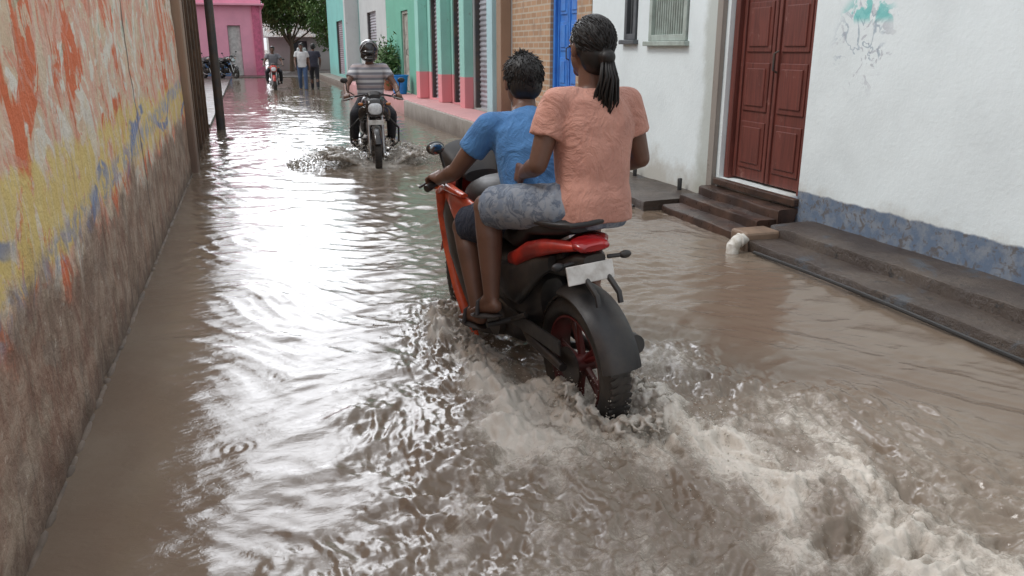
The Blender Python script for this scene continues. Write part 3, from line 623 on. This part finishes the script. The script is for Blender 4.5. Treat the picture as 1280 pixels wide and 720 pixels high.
def moto(loc,rz,lean,label,pc,ac,faired=False,guard=False,name='motorcycle',group=None,cowl=None):
    e=empty(name,label,'motorcycle',loc,rz,lean,group)
    rm=redd if faired else alloy
    wheel(e,0,.31,True,rm); wheel(e,1.3,.31,False,rm)
    cowl=cowl or pc; X0=.32; K=.60 if faired else .85; hb_=.30 if faired else .36
    def sq(b): return b.squeeze(X0,K)
    sx=lambda x: X0+(x-X0)*K if x<X0 else x
    B().tube([(0,.10,.31),(.3,.1,.34),(.46,.07,.40)],[.02,.024,.03],10).tube([(0,-.10,.31),(.3,-.1,.34),(.46,-.07,.40)],[.02,.024,.03],10).obj('swingarm',alloy,e)
    b=B(); b.tube([(1.08,0,.86),(.8,.04,.72),(.5,.09,.66),(.1,.08,.74),(-.2,.06,.80)],.018,10).tube([(1.08,0,.86),(.8,-.04,.72),(.5,-.09,.66),(.1,-.08,.74),(-.2,-.06,.80)],.018,10)
    b.tube([(1.06,0,.8),(.95,0,.5),(.85,0,.3),(.5,0,.27),(.42,0,.45),(.5,0,.66)],.02,10); sq(b).obj('frame',blk,e)
    b=B(); b.loft([(.42,0,.36,.07,.07,3),(.46,0,.37,.12,.11,3),(.62,0,.36,.14,.12,3),(.74,0,.37,.12,.10,3),(.78,0,.38,.08,.07,3)],24)
    for k in range(7): b.box((.80+.018*k,0,.44+.028*k),(.16,.19-.004*k,.008),Matrix.Rotation(R(-35),3,'Y'))
    b.tube([(.76,0,.42),(.90,0,.60)],.075,16); b.tube([(.6,.13,.36),(.6,.16,.36)],.085,24); b.tube([(.6,-.13,.36),(.6,-.16,.36)],.085,24); b.obj('engine',alloy,e)
    if faired: B().loft([(.26,0,.52,.06,.10,2.6),(.32,0,.52,.10,.16,2.8),(.5,0,.54,.125,.18,2.8),(.7,0,.58,.13,.16,2.8),(.86,0,.6,.10,.12,2.6),(.95,0,.62,.05,.06,2.4)],24).obj('engine_cover',blk,e)
    B().loft([(.52,0,.83,.07,.05,2.4),(.56,0,.85,.115,.085,2.4),(.68,0,.88,.145,.12,2.5),(.82,0,.89,.155,.125,2.5),(.94,0,.87,.13,.11,2.5),(1.02,0,.85,.08,.075,2.4),(1.05,0,.84,.04,.04,2)],32).obj('fuel_tank',pc,e)
    b=B(); b.loft([(-.28,0,.915,.06,.02,2.5),(-.22,0,.915,.10,.035,3),(-.05,0,.90,.13,.04,3),(.14,0,.885,.14,.045,3),(.22,0,.845,.14,.05,3),(.36,0,.80,.145,.045,3),(.5,0,.80,.12,.05,3),(.6,0,.83,.08,.045,2.5)],28); sq(b).obj('seat',seatm,e)
    tk=.72 if faired else 1
    for sg in (-1,1):
        sq(B().loft([(-.36,sg*.05,.850,.03,.022*tk,2.2),(-.24,sg*.09,.845,.04,.035*tk,2.4),(-.05,sg*.115,.82,.04,.05*tk,2.4),(.14,sg*.125,.78,.036,.06*tk,2.4),(.30,sg*.13,.73,.03,.06*tk,2.4),(.42,sg*.12,.70,.02,.04*tk,2.2)],20)).obj('tail_panel',cowl,e)
        sq(B().loft([(-.12,sg*.10,.76,.02,.03,2.3),(.0,sg*.12,.73,.025,.05,2.3),(.2,sg*.125,.66,.03,.08,2.3),(.34,sg*.13,.60,.035,.10,2.4),(.5,sg*.12,.58,.035,.09,2.4),(.58,sg*.11,.60,.015,.04,2.2)],18)).obj('side_cover',blk,e)
    b=B(); b.tube([(.16,.10,.90),(.0,.13,.925),(-.22,.12,.935),(-.33,.07,.935),(-.35,0,.935),(-.33,-.07,.935),(-.22,-.12,.935),(.0,-.13,.925),(.16,-.10,.90)],.012,10); sq(b).obj('grab_rail',blk,e)
    sq(B().loft([(-.44,0,.85,.05,.012,2.4),(-.42,0,.85,.07,.020,2.6),(-.36,0,.855,.08,.025,2.6),(-.3,0,.86,.07,.024,2.6)],20)).obj('tail_light',redl,e)
    def guardstrip(cx,cz,r,a0,a1,hw,name,mat,th=.006,drop=.02):
        vs=[];fs=[];n=20;m=8
        for layer in (0,1):
            for i in range(n+1):
                a=R(a0+(a1-a0)*i/n)
                for j in range(m+1):
                    q=-1+2*j/m; rr=r-drop*abs(q)**3-layer*th; vs.append((cx+rr*math.cos(a),hw*q,cz+rr*math.sin(a)))
        o_=(n+1)*(m+1)
        for i in range(n):
            for j in range(m):
                k=i*(m+1)+j; fs.append((k,k+1,k+m+2,k+m+1)); fs.append((o_+k,o_+k+m+1,o_+k+m+2,o_+k+1))
        for i in range(n):
            for j in (0,m): k=i*(m+1)+j; fs.append((k,k+m+1,o_+k+m+1,o_+k))
        for j in range(m):
            for i in (0,n): k=i*(m+1)+j; fs.append((k,o_+k,o_+k+1,k+1))
        return B().add(vs,fs).obj(name,mat,e)
    guardstrip(0,.31,.355,80,166,.088 if faired else .08,'rear_mudguard',blk,.008,.03)
    b=B(); b.loft([(-.42,0,.80,.05,.02,3),(-.34,0,.78,.075,.05,3),(-.15,0,.74,.08,.05,3),(.1,0,.72,.08,.05,3)],16); sq(b); b.tube([(sx(-.30),.05,.78),(-.22,.05,.68),(-.23,.05,.64)],.012,8).tube([(sx(-.30),-.05,.78),(-.22,-.05,.68),(-.23,-.05,.64)],.012,8); b.obj('plate_bracket',blk,e)
    rp=Matrix.Rotation(R(14),3,'Y'); px=sx(-.445); B().box((px,0.03,.755),(.008,.21,.075),rp).obj('number_plate',plate,e,False,.003)
    for sg in (-1,1):
        b=B(); b.tube([(sx(-.36),sg*.08,.79),(sx(-.38),sg*.13,.79)],.009,8); b.obj('indicator_stalk',blk,e); B().sph((sx(-.385),sg*.155,.79),(.016,.028,.017)).obj('indicator',amb if not faired else blk,e)
    for sg in (-1,1):
        B().tube([(1.3,sg*.085,.31),(1.21,sg*.085,.62),(1.10,sg*.085,.98)],[.026,.022,.018],14).obj('fork',steel if not faired else alloy,e)
        b=B(); b.tube([(1.08,sg*.04,1.0),(1.05,sg*.11,1.03),(1.0,sg*(hb_-.11),1.0),(.94,sg*hb_,.965)],.013,10); b.obj('handlebar',blk,e)
        B().tube([(1.0,sg*(hb_-.095),.998),(.94,sg*(hb_+.02),.963)],[.019,.019],14).obj('grip',rubber,e)
        B().tube([(1.06,sg*(hb_-.12),1.0),(1.06,sg*(hb_-.06),.985),(1.02,sg*(hb_+.03),.96)],[.006,.006,.007],8).obj('lever',steel if not faired else blk,e)
        m_=empty('mirror'); m_.parent=e; mo=.22 if faired else .36; mz=1.14 if faired else 1.205
        b=B(); b.tube([(1.03,sg*(hb_-.12),1.02),(1.05,sg*(mo-.03),1.08),(1.04,sg*(mo-.02),mz-.02)],.007,8); b.obj('mirror_stem',blk,m_)
        B().sph((1.045,sg*mo,mz),(.018,.048,.034)).obj('mirror_shell',blk,m_); B().sph((1.030,sg*mo,mz),(.008,.040,.027)).obj('mirror_face',mirg,m_)
        B().tube([(1.2,sg*.08,.92),(1.2,sg*.15,.92)],.008,8).obj('indicator_stalk',blk,e); B().sph((1.2,sg*.175,.92),(.02,.034,.02)).obj('indicator',amb,e)
        B().tube([(.6,sg*.14,.33),(.6,sg*.27,.33)],.013,10).obj('footrest',rubber,e); B().tube([(.3,sg*.12,.46),(.38,sg*.16,.42),(.38,sg*.28,.42)],.013,10).obj('footrest',rubber,e)
    guardstrip(1.3,.31,.36,25,150,.06,'front_mudguard',cowl,.006,.035)
    hl=empty('headlight'); hl.parent=e
    B().loft([(1.12,0,.90,.10,.10,2.6),(1.2,0,.89,.125,.125,2.8),(1.27,0,.87,.11,.11,2.8),(1.29,0,.86,.10,.095,2.8)],28).obj('headlight_shell',cowl,hl)
    B().loft([(1.285,0,.865,.09,.075,2.8),(1.305,0,.86,.075,.062,2.6),(1.312,0,.86,.04,.035,2.2)],24).obj('headlight_lens',lens,hl)
    B().loft([(1.10,0,1.0,.07,.03,2.6),(1.17,0,1.03,.09,.05,2.6),(1.22,0,1.0,.07,.04,2.4)],20).obj('instrument_panel',blk,e)
    if faired: B().loft([(1.0,.0,.98,.09,.03,2.6),(1.08,0,1.04,.14,.06,2.6),(1.18,0,1.06,.15,.09,2.6),(1.26,0,1.0,.11,.09,2.4),(1.3,0,.96,.05,.05,2.2)],24).obj('visor_cowl',matb,e)
    b=B(); b.tube([(.86,-.05,.5),(.98,-.08,.3),(.85,-.1,.2),(.5,-.12,.2),(.25,-.15,.26)],.02,12); b.tube([(.28,-.155,.26),(.1,-.16,.33),(-.12,-.165,.40),(-.16,-.165,.41)],[.03,.045,.05,.04],18); b.obj('exhaust',steel if not faired else blk,e)
    b=B(); b.box((.25,.11,.40),(.5,.012,.07)); b.obj('chain_guard',blk,e,False,.004)
    if faired:
        for sg in (-1,1):
            P=[(1.16,.93),(1.22,.78),(1.17,.58),(1.06,.38),(.92,.22)]; Q=[(.80,.90),(.72,.80),(.70,.62),(.66,.42),(.64,.24)]
            vs=[];fs=[];n=len(P);m=6
            for layer in (0,.012):
                for i in range(n):
                    for j in range(m+1):
                        u=j/m; x_=P[i][0]*(1-u)+Q[i][0]*u; z_=P[i][1]*(1-u)+Q[i][1]*u; y_=.10+.12*math.sin(math.pi*(.15+.75*u))-.035*abs(i-1.5)/1.5
                        vs.append((x_,sg*(y_-layer),z_))
            o_=n*(m+1)
            for i in range(n-1):
                for j in range(m): k=i*(m+1)+j; fs.append((k,k+1,k+m+2,k+m+1)); fs.append((o_+k,o_+k+m+1,o_+k+m+2,o_+k+1))
            B().add(vs,fs).obj('side_fairing',matb,e)
            b=B(); pts=[(.80,sg*.18,.93),(1.0,sg*.195,.95),(1.16,sg*.16,.90),(1.20,sg*.15,.76),(1.15,sg*.155,.58),(1.05,sg*.16,.40),(.93,sg*.16,.24),(.86,sg*.15,.17)]
            b.tube(pts,[.02,.032,.040,.036,.032,.032,.028,.012],14,.55); b.obj('fairing_trim',ac,e)
            B().loft([(.62,sg*.15,.86,.01,.03,2.4),(.74,sg*.165,.84,.03,.07,2.4),(.9,sg*.17,.85,.04,.08,2.4),(1.08,sg*.15,.88,.03,.06,2.4),(1.16,sg*.12,.9,.01,.02,2.4)],18).obj('tank_shroud',ac,e)
    if guard:
        b=B()
        for sg in (-1,1): b.tube([(.98,sg*.04,.74),(1.0,sg*.2,.72),(.98,sg*.31,.6),(.93,sg*.31,.42),(.88,sg*.18,.30),(.86,sg*.03,.28)],.014,10)
        b.obj('crash_guard',blk,e)
        B().box((1.335,0,.70),(.006,.2,.06)).obj('number_plate',plate,e,False,.003)
        for sg in (-1,1): B().loft([(1.0,sg*.15,.72,.02,.04,2.4),(1.08,sg*.17,.78,.035,.08,2.4),(1.16,sg*.14,.82,.03,.07,2.4),(1.2,sg*.11,.84,.01,.03,2.2)],16).obj('tank_shroud',gloss,e)
    return e
main=moto((BR.x,BR.y,-WL),HD,R(-4),'red and black motorcycle carrying two people through floodwater',matb,orp,True,cowl=redp)
moto((OR.x,OR.y,-WL),OH,0,'black motorcycle with crash guard ridden through floodwater',gloss,silv,guard=True,cowl=gloss)
moto((1.0,32.4,-WL),R(-92),0,'dark motorcycle with rider approaching along flooded lane',gloss,silv,cowl=redp)
g='motorcycles parked beside the pink house'
e1=moto((-1.1,42.5,.05),R(-60),R(6),'dark motorcycle parked beside the pink house',gloss,silv,group=g)
def copything(e,loc,rz):
    n=e.copy(); C.objects.link(n); n.location=loc; n.rotation_euler[2]=rz
    def rec(src,dst):
        for c in src.children:
            k=c.copy(); C.objects.link(k); k.parent=dst; rec(c,k)
    rec(e,n); return n
copything(e1,(-1.9,42.9,.05),R(-66))

# ---------------------------------------------------------------- people
def hand(b,wr,c,ax,bk,grip=True,d=None,nrm=None,r=.0085):
    wr=V(wr)
    if grip:
        c=V(c); ax=V(ax).normalized(); bk=V(bk); bk=(bk-ax*bk.dot(ax)).normalized(); up=ax.cross(bk); up=up if up.z>0 else -up
        kn0=c+bk*.018+up*.036
        b.cap(wr,(wr+kn0)/2,.026,.027,12)
        for k,(o,s) in enumerate(((-.033,.9),(-.011,1.0),(.011,.97),(.032,.85))):
            k0=kn0+ax*o; b.cap((wr*.45+k0*.55)+ax*o*.2,k0,.017,.0125,10)
            a=c-bk*.024*s+up*.030+ax*o; t1=c-bk*.034*s-up*.004+ax*o; t2=c-bk*.016-up*.028*s+ax*o
            b.cap(k0,a,.0105,r+.0012,8); b.cap(a,t1,r+.001,r,8); b.cap(t1,t2,r,r*.85,8)
        th0=wr*.6+c*.4-ax*.03; th1=c+bk*.026-up*.012-ax*.05; th2=c-bk*.006-up*.03-ax*.05
        b.cap(th0,th1,.015,.0115,8); b.cap(th1,th2,.0115,.0095,8)
    else:
        d=V(d).normalized(); nr=V(nrm); nr=(nr-d*nr.dot(d)).normalized(); sd_=d.cross(nr)
        for k,(o,L) in enumerate(((-.031,.8),(-.011,.95),(.011,1.0),(.030,.9))):
            k0=wr+d*.088+sd_*o; b.cap(wr+d*.01+sd_*o*.5,k0,.018,.0125,10)
            a=k0+(d*.95+nr*.35).normalized()*.040*L; q=a+(d*.75+nr*.75).normalized()*.026*L; w=q+(d*.45+nr*.95).normalized()*.020*L
            b.cap(k0,a,.0105,r+.001,8); b.cap(a,q,r+.001,r,8); b.cap(q,w,r,r*.85,8)
        t0=wr+d*.025+sd_*.02; t1=wr+d*.058+sd_*.052+nr*.012; t2=t1+(d*.9+sd_*.25+nr*.3).normalized()*.035
        b.cap(t0,t1,.016,.0115,8); b.cap(t1,t2,.0115,.0088,8)
skin_mats={}
def skin(c):
    if c not in skin_mats:
        t=NT('skin'); t.bump(t.noise(120,4,.6),.15,.002); t.b.inputs['Subsurface Weight'].default_value=.05
        skin_mats[c]=t.fin(t.mix(t.step(t.noise(7,4),.35,.7),c,tuple(k*.78 for k in c)),.48)
    return skin_mats[c]
hairm=NT('black_hair'); hairm=hairm.fin((.009,.0075,.007),.5)
def person(J,label,loc,rz,sk,top,bottom,shorts=False,shoe='sandal',vox=.008,hair='short',helmet=None,hands=None,group=None,sleeve=.55,fold=.006,wide=1.0,hemdrop=.05,strands=0):
    j={k:V(v) for k,v in J.items()}
    lat=V((0,1,0)); hf=j.get('face',V((1,0,0))).normalized(); hl=V((0,0,1)).cross(hf).normalized(); hu=hf.cross(hl)
    rot=Matrix((hf,hl,hu)).transposed()
    b=B(); p,c,n_=j['pelvis'],j['chest'],j['neck']; sh=(j['shL']+j['shR'])/2; w=wide
    ts=[(p-V((0,0,.06)),.10*w,.08),(p,.155*w,.115),(p*.6+c*.4,.13*w,.098),(c,.15*w,.108),(c*.45+sh*.55,.165*w,.108),(sh+(n_-sh)*.1,.15*w,.085),(sh*.35+n_*.65,.07,.06),(n_,.052,.055)]
    b.torso(ts,lat)
    b.cap(sh*.4+n_*.6,j['head']-hu*.06-hf*.015,.056,.052,14)
    for s in 'LR':
        a=j['sh'+s]; e_=j['el'+s]; wv=j['wr'+s]; b.cap(sh*.45+a*.55,a,.055,.056,14); b.cap(a,a*.5+e_*.5,.054,.048,14); b.cap(a*.5+e_*.5,e_,.048,.039,14); m=e_*.7+wv*.3; b.cap(e_,m,.039,.041,14); b.cap(m,wv,.041,.026,14)
        h=j['hip'+s]; k=j['kn'+s]; an=j['an'+s]; b.cap(h,h*.5+k*.5,.088,.076,16); b.cap(h*.5+k*.5,k,.076,.060,16)
        sh_=(an-k); back=V((-1,0,0)); back=(back-sh_.normalized()*back.dot(sh_.normalized())); m=k*.68+an*.32+back*.018; b.cap(k,m,.056,.060,14); b.cap(m,an,.060,.036,14)
        fd=j.get('foot'+s,V((1,0,-.15))).normalized(); b.cap(an-fd*.035-V((0,0,.045)),an+fd*.09-V((0,0,.052)),.031,.031,12); b.cap(an+fd*.0,an+fd*.08-V((0,0,.04)),.036,.028,12)
        fl=V((0,0,1)).cross(fd).normalized()
        for q in range(5):
            o=(q-2)*.017; L=.165-.006*abs(q-1.0)**1.5; b.cap(an+fd*.09+fl*o*.9-V((0,0,.058)),an+fd*L+fl*o*1.05-V((0,0,.064)),.015,.0105 if q else .0115,8)
        hd=(hands or {}).get(s)
        if hd: hand(b,wv,*hd[0:3],grip=True) if hd[0]!='relax' else hand(b,wv,None,None,None,grip=False,d=hd[1],nrm=hd[2])
    H=j['head']
    b.sph(H+hu*.022-hf*.008,(.097,.077,.092),rot); b.sph(H-hu*.035+hf*.018,(.072,.062,.078),rot); b.sph(H-hu*.088+hf*.058,(.028,.034,.026),rot)
    b.sph(H-hu*.010+hf*.088,(.018,.013,.026),rot,10,8); b.sph(H-hu*.024+hf*.094,(.016,.018,.012),rot,10,8); b.sph(H-hu*.058+hf*.078,(.016,.027,.010),rot,10,8); b.sph(H+hu*.03+hf*.076,(.018,.055,.012),rot,12,8)
    for sg in (-1,1): b.sph(H-hu*.008-hf*.005+hl*sg*.080,(.018,.010,.032),rot,10,8)
    body=b.blob('person',skin(sk),None,vox,3); body.location=loc; body.rotation_euler=(0,0,rz); tag(body,label,'person',group)
    for sg in (-1,1):
        B().sph(H+hu*.008+hf*.080+hl*sg*.031,(.009,.014,.008),rot,10,8).obj('eye',eyem,body)
    b=B(); hem=p-V((0,0,hemdrop))
    b.torso([(hem,.174*w,.138),(p+V((0,0,.02)),.168*w,.133),(p*.6+c*.4,.155*w,.122),(c,.166*w,.126),(c*.45+sh*.55,.180*w,.122),(sh+(n_-sh)*.12,.158*w,.10),(sh*.45+n_*.55,.085,.078),(sh*.2+n_*.8,.066,.068)],lat)
    for s in 'LR':
        a=j['sh'+s]; e_=j['el'+s]; b.cap(sh*.5+a*.5,a,.066,.064,16); d=(e_-a); 
        b.tube([a-d*.05,a+d*sleeve*.5,a+d*sleeve],[.063,.066,.068],18)
    b.blob('shirt',top,body,max(vox,.009),4,fold,7)
    b=B(); b.torso([(p-V((0,0,.09)),.14*w,.11),(p-V((0,0,.03)),.170*w,.130),(p+V((0,0,.05)),.150*w,.115)],lat)
    for s in 'LR':
        h=j['hip'+s]; k=j['kn'+s]; an=j['an'+s]; b.cap(p*.6+h*.4,h,.10,.10,16)
        if shorts:
            d=k-h; b.tube([h-d*.1,h+d*.45,h+d*.90],[.103,.099,.096],20)
        else:
            b.cap(h,k,.100,.070,18); b.tube([k,k*.5+an*.5,an*.97+k*.03],[.069,.064,.056],18)
    b.blob('shorts' if shorts else 'trousers',bottom,body,max(vox,.009),3,fold*1.2,8)
    for s in 'LR':
        an=j['an'+s]; fd=j.get('foot'+s,V((1,0,-.15))).normalized(); fl=V((0,0,1)).cross(fd).normalized(); up=fd.cross(fl)
        if up.z<0: up=-up
        fr=Matrix((fd,fl,up)).transposed(); b=B()
        if shoe=='sandal':
            b.sph(an+fd*.055-V((0,0,.088)),(.135,.046,.014),fr,24,8); b.tube([an+fd*.06+fl*.045-V((0,0,.08)),an+fd*.075+fl*.03-V((0,0,.022)),an+fd*.08-V((0,0,.008)),an+fd*.075-fl*.03-V((0,0,.022)),an+fd*.06-fl*.045-V((0,0,.08))],.012,8,.5)
            b.obj('sandal',sandm,body)
        else:
            b.cap(an-fd*.04-V((0,0,.04)),an+fd*.11-V((0,0,.055)),.043,.038); b.cap(an,an-V((0,0,.04)),.045,.045); b.cap(an+fd*.1-V((0,0,.06)),an+fd*.15-V((0,0,.068)),.036,.028); b.blob('shoe',gloss,body,.01,3)
    def surf(d,k=1.0): return H+hu*.030-hf*.020+(hf*d.dot(hf)*.102+hl*d.dot(hl)*.086+hu*d.dot(hu)*.094)*k
    if helmet:
        hm=B(); hm.sph(H+hu*.03-hf*.012,(.138,.122,.128),rot,32,20); hm.sph(H-hu*.05-hf*.02,(.120,.114,.085),rot,28,16); hm.sph(H-hu*.085+hf*.07,(.055,.08,.035),rot); o=hm.blob('helmet',helmet,body,.008,5)
        B().sph(H+hu*.0+hf*.02,(.118,.108,.052),rot,32,12).obj('visor',vism,body)
        hb=B(); hb.tube([H+hu*.02+hf*.07+hl*.115,H+hu*.11+hf*.09+hl*.06,H+hu*.13+hf*.10,H+hu*.11+hf*.09-hl*.06,H+hu*.02+hf*.07-hl*.115],.006,8); hb.obj('helmet_trim',silv,body)
    elif hair=='short':
        hb=B(); hb.sph(H+hu*.034-hf*.024,(.102,.087,.094),rot,28,18); hb.sph(H-hu*.012-hf*.045,(.070,.080,.078),rot); hb.sph(H+hu*.075+hf*.035,(.062,.066,.040),rot)
        st=B()
        for k in range(strands):
            a=random.uniform(0,6.28); t_=random.uniform(0,2.15); d=(hf*math.cos(a)+hl*math.sin(a))*math.sin(t_)+hu*math.cos(t_)
            if (d.dot(hf)>.3 and d.dot(hu)<.5) or d.dot(hf)>.0 and d.dot(hu)<-.05: continue
            q=surf(d,1.0); dn=(-hu+d*d.dot(hu)); tv=(dn*1.2-hf*.15+V((random.gauss(0,.35),random.gauss(0,.35),random.gauss(0,.35)))-d*.1).normalized(); L=random.uniform(.016,.034)
            st.tube([q-d*.006,q+d*.005+tv*L*.4,q+d*.002+tv*L],[.0026,.0022,.0007],4)
        hb.blob('hair',hairm,body,.006,3,.002,25,extra=st if strands else None)
    else:
        hb=B(); hb.sph(H+hu*.032-hf*.024,(.101,.085,.090),rot,28,18); hb.sph(H-hu*.022-hf*.052,(.062,.074,.085),rot); hb.sph(H-hu*.005-hf*.03,(.06,.083,.05),rot)
        base=H-hu*.035-hf*.120
        hb.sph(base,(.030,.034,.032),rot); st=B()
        for k in range(700):
            a=random.uniform(0,6.28); t_=random.uniform(0,2.0); d=(hf*math.cos(a)+hl*math.sin(a))*math.sin(t_)+hu*math.cos(t_)
            if d.dot(hf)>.55 and d.dot(hu)<.6: continue
            if d.dot(hf)>.1 and d.dot(hu)<.05: continue
            q=surf(d,1.01); tgt=(base-q); tv=(tgt-d*tgt.dot(d)); tv=tv.normalized() if tv.length>1e-4 else hu; tv=(tv+V((random.gauss(0,.12),random.gauss(0,.12),random.gauss(0,.12)))).normalized(); L=random.uniform(.03,.07)
            d2=(d*.09+tv*L).normalized(); q2=surf(d2,1.03)
            st.tube([q-d*.003,surf(((d+d2)/2).normalized(),1.05),q2],[.0022,.0020,.0008],4)
        for k in range(80):
            a=random.uniform(0,6.28); r=random.uniform(.0,.028); o=hl*math.cos(a)*r+hf*math.sin(a)*r*.7; L=random.uniform(.15,.27)
            q0=base+o*.8; q1=base+o*1.5-hu*L*.35-hf*.016; q2=base+o*1.9-hu*L*.7+hl*random.uniform(-.012,.012); q3=base+o*1.5-hu*L+hl*random.uniform(-.025,.025)+hf*.01; st.tube([q0,q1,q2,q3],[.0055,.0055,.0045,.0012],6)
        hb.blob('hair',hairm,body,.006,2,.001,40,extra=st)
    return body
eyem=M('eye',(.03,.02,.015),rough=.1); vism=M('visor',(.02,.022,.025),rough=.08,coat=1); sandm=M('sandal_rubber',(.035,.03,.03),rough=.6)
def cloth(name,c,c2=None,rough=.88,scale=5):
    t=NT(name); wv=t.noise(350,2); cr_=t.noise(6,5,.55,2.2); cr2=t.math('ABSOLUTE',t.math('SUBTRACT',cr_,.5))
    t.bump(t.math('ADD',t.math('MULTIPLY',wv,.4),t.math('ADD',t.math('MULTIPLY',t.noise(9,6,.6,1.4),2.5),t.math('MULTIPLY',cr2,-7))),.5,.012); t.b.inputs['Sheen Weight'].default_value=.1; t.b.inputs['Specular IOR Level'].default_value=.2
    return t.fin(t.mix(t.step(t.noise(scale,5),.4,.7),c,c2 or tuple(k*.82 for k in c)),rough)
salmon=cloth('salmon_cotton',(.58,.30,.235),(.47,.235,.185)); bluec=cloth('blue_cotton',(.09,.24,.50),(.065,.175,.38))
t=NT('patterned_denim'); n1=t.noise(15,5,.65,1.2); n2=t.noise(26,4,.6,.8); c=t.mix(t.step(n1,.44,.54),(.12,.15,.20),(.25,.28,.32)); c=t.mix(t.step(n2,.54,.6),c,(.18,.22,.28)); t.bump(t.noise(12,4),.3,.006); camo=t.fin(c,.9)
t=NT('striped_cotton'); z=t.xyz()[2]; s1=t.math('SINE',t.math('MULTIPLY',z,95)); s2=t.math('SINE',t.math('MULTIPLY',z,47)); c=t.mix(t.step(s1,-.1,.15),(.62,.62,.63),(.24,.24,.27)); c=t.mix(t.math('MULTIPLY',t.step(s2,.6,.8),.8),c,(.40,.32,.32)); t.bump(t.noise(14,4),.3,.006); stripe=t.fin(c,.85)
darkt=cloth('dark_trouser',(.035,.035,.042)); jean=cloth('blue_denim',(.07,.11,.20)); whitec=cloth('white_cotton',(.62,.62,.63)); darkc=cloth('dark_shirt',(.05,.05,.07)); grn=cloth('grey_shirt',(.2,.2,.22))
SK=(.15,.075,.05); SK2=(.18,.092,.062)
def sym(d):
    o={}
    for k,v in d.items():
        if k.endswith('*'): o[k[:-1]+'L']=(v[0],v[1],v[2]); o[k[:-1]+'R']=(v[0],-v[1],v[2])
        else: o[k]=v
    return o
def gp(s): return ((.965,s*.325,.985),(-.5,s*1,-.25),(-1,0,.2))
bl=(BR.x,BR.y,-WL)
Jd=sym({'pelvis':(.42,.03,.90),'chest':(.52,.02,1.12),'neck':(.65,.0,1.335),'head':(.70,-.015,1.445),'sh*':(.61,.19,1.26),'el*':(.73,.31,1.06),'wr*':(.90,.335,1.005),'hip*':(.46,.10,.89),'kn*':(.82,.24,.76),'an*':(.57,.245,.43),'foot*':(1,.05,-.1),'face':(1,-.05,-.12)})
Jd['wrL']=(.90,.335,.985); Jd['wrR']=(.90,-.215,1.03); Jd['elL']=(.72,.315,1.05); Jd['elR']=(.72,-.285,1.06); Jd['anL']=(.57,.275,.42); Jd['anR']=(.57,-.22,.44)
person(Jd,'rider in blue t-shirt steering the red motorcycle',bl,HD,SK,bluec,cloth('dark_short',(.04,.05,.08)),shorts=True,vox=.007,hair='short',hands={'L':((.965,.33,.967),(-.5,1,-.3),(-1,0,.2)),'R':((.965,-.198,1.008),(-.5,-1,-.2),(-1,0,.2))},strands=1700,fold=.008)
Jp=sym({'pelvis':(.06,-.03,.985),'chest':(.09,-.045,1.20),'neck':(.12,-.05,1.45),'head':(.135,-.045,1.60),'hip*':(.10,.10,.97),'kn*':(.50,.245,.93),'an*':(.39,.25,.535),'foot*':(1,.1,-.25),'face':(1,.1,0)})
Jp.update(dict(shL=(.11,.12,1.39),shR=(.11,-.215,1.385),elL=(.10,.20,1.15),elR=(.10,-.29,1.15),wrL=(.30,.165,1.09),wrR=(.30,-.24,1.09)))
Jp['knL']=(.48,.265,.92); Jp['anL']=(.38,.285,.53)
person(Jp,'passenger in salmon t-shirt and patterned shorts riding pillion',bl,HD,SK,salmon,camo,shorts=True,vox=.007,hair='long',hands={'L':('relax',(1,-.1,-.1),(0,-1,-.2)),'R':('relax',(1,.2,-.1),(0,1,-.2))},wide=.99,hemdrop=.06,fold=.009)
Jo=sym({'pelvis':(.40,0,.90),'chest':(.43,0,1.14),'neck':(.47,.0,1.41),'head':(.52,.0,1.55),'sh*':(.46,.19,1.34),'el*':(.60,.32,1.12),'wr*':(.89,.335,1.01),'hip*':(.44,.10,.89),'kn*':(.84,.24,.76),'an*':(.57,.245,.43),'foot*':(1,.05,-.1),'face':(1,0,-.05)})
person(Jo,'helmeted rider in striped shirt on black motorcycle',(OR.x,OR.y,-WL),OH,SK2,stripe,darkt,vox=.008,hair='short',helmet=gloss,hands={'L':gp(1),'R':gp(-1)},shoe='shoe',wide=1.14)
person(Jo,'rider in dark clothes on approaching motorcycle',(1.0,32.4,-WL),R(-92),SK,grn,darkt,vox=.014,hands={'L':gp(1),'R':gp(-1)},shoe='shoe')
Jw=sym({'pelvis':(0,0,.93),'chest':(.01,0,1.17),'neck':(.02,0,1.45),'head':(.04,0,1.59),'sh*':(0,.18,1.38),'hip*':(0,.09,.90)})
Jw.update(dict(elL=(-.07,.24,1.12),elR=(.04,-.24,1.12),wrL=(.02,.26,.88),wrR=(.2,-.22,.93),knL=(.16,.10,.50),knR=(-.05,-.10,.48),anL=(.20,.1,.10),anR=(-.26,-.1,.14)))
hw={'L':('relax',(.1,0,-1),(.3,-1,0)),'R':('relax',(.5,0,-1),(.3,1,0))}
person(Jw,'pedestrian in white shirt and blue jeans wading along lane',(1.95,30.9,-.10),R(-95),SK,whitec,jean,vox=.014,hands=hw,shoe='shoe')
person(Jw,'pedestrian in dark shirt wading along the lane',(2.42,31.6,-.10),R(85),SK,darkc,darkt,vox=.014,hands=hw,shoe='shoe')
person(Jw,'distant pedestrian in pale shirt near the low grey house',(2.9,45.5,.03),R(-80),SK,whitec,darkt,vox=.016,hands=hw,shoe='shoe')
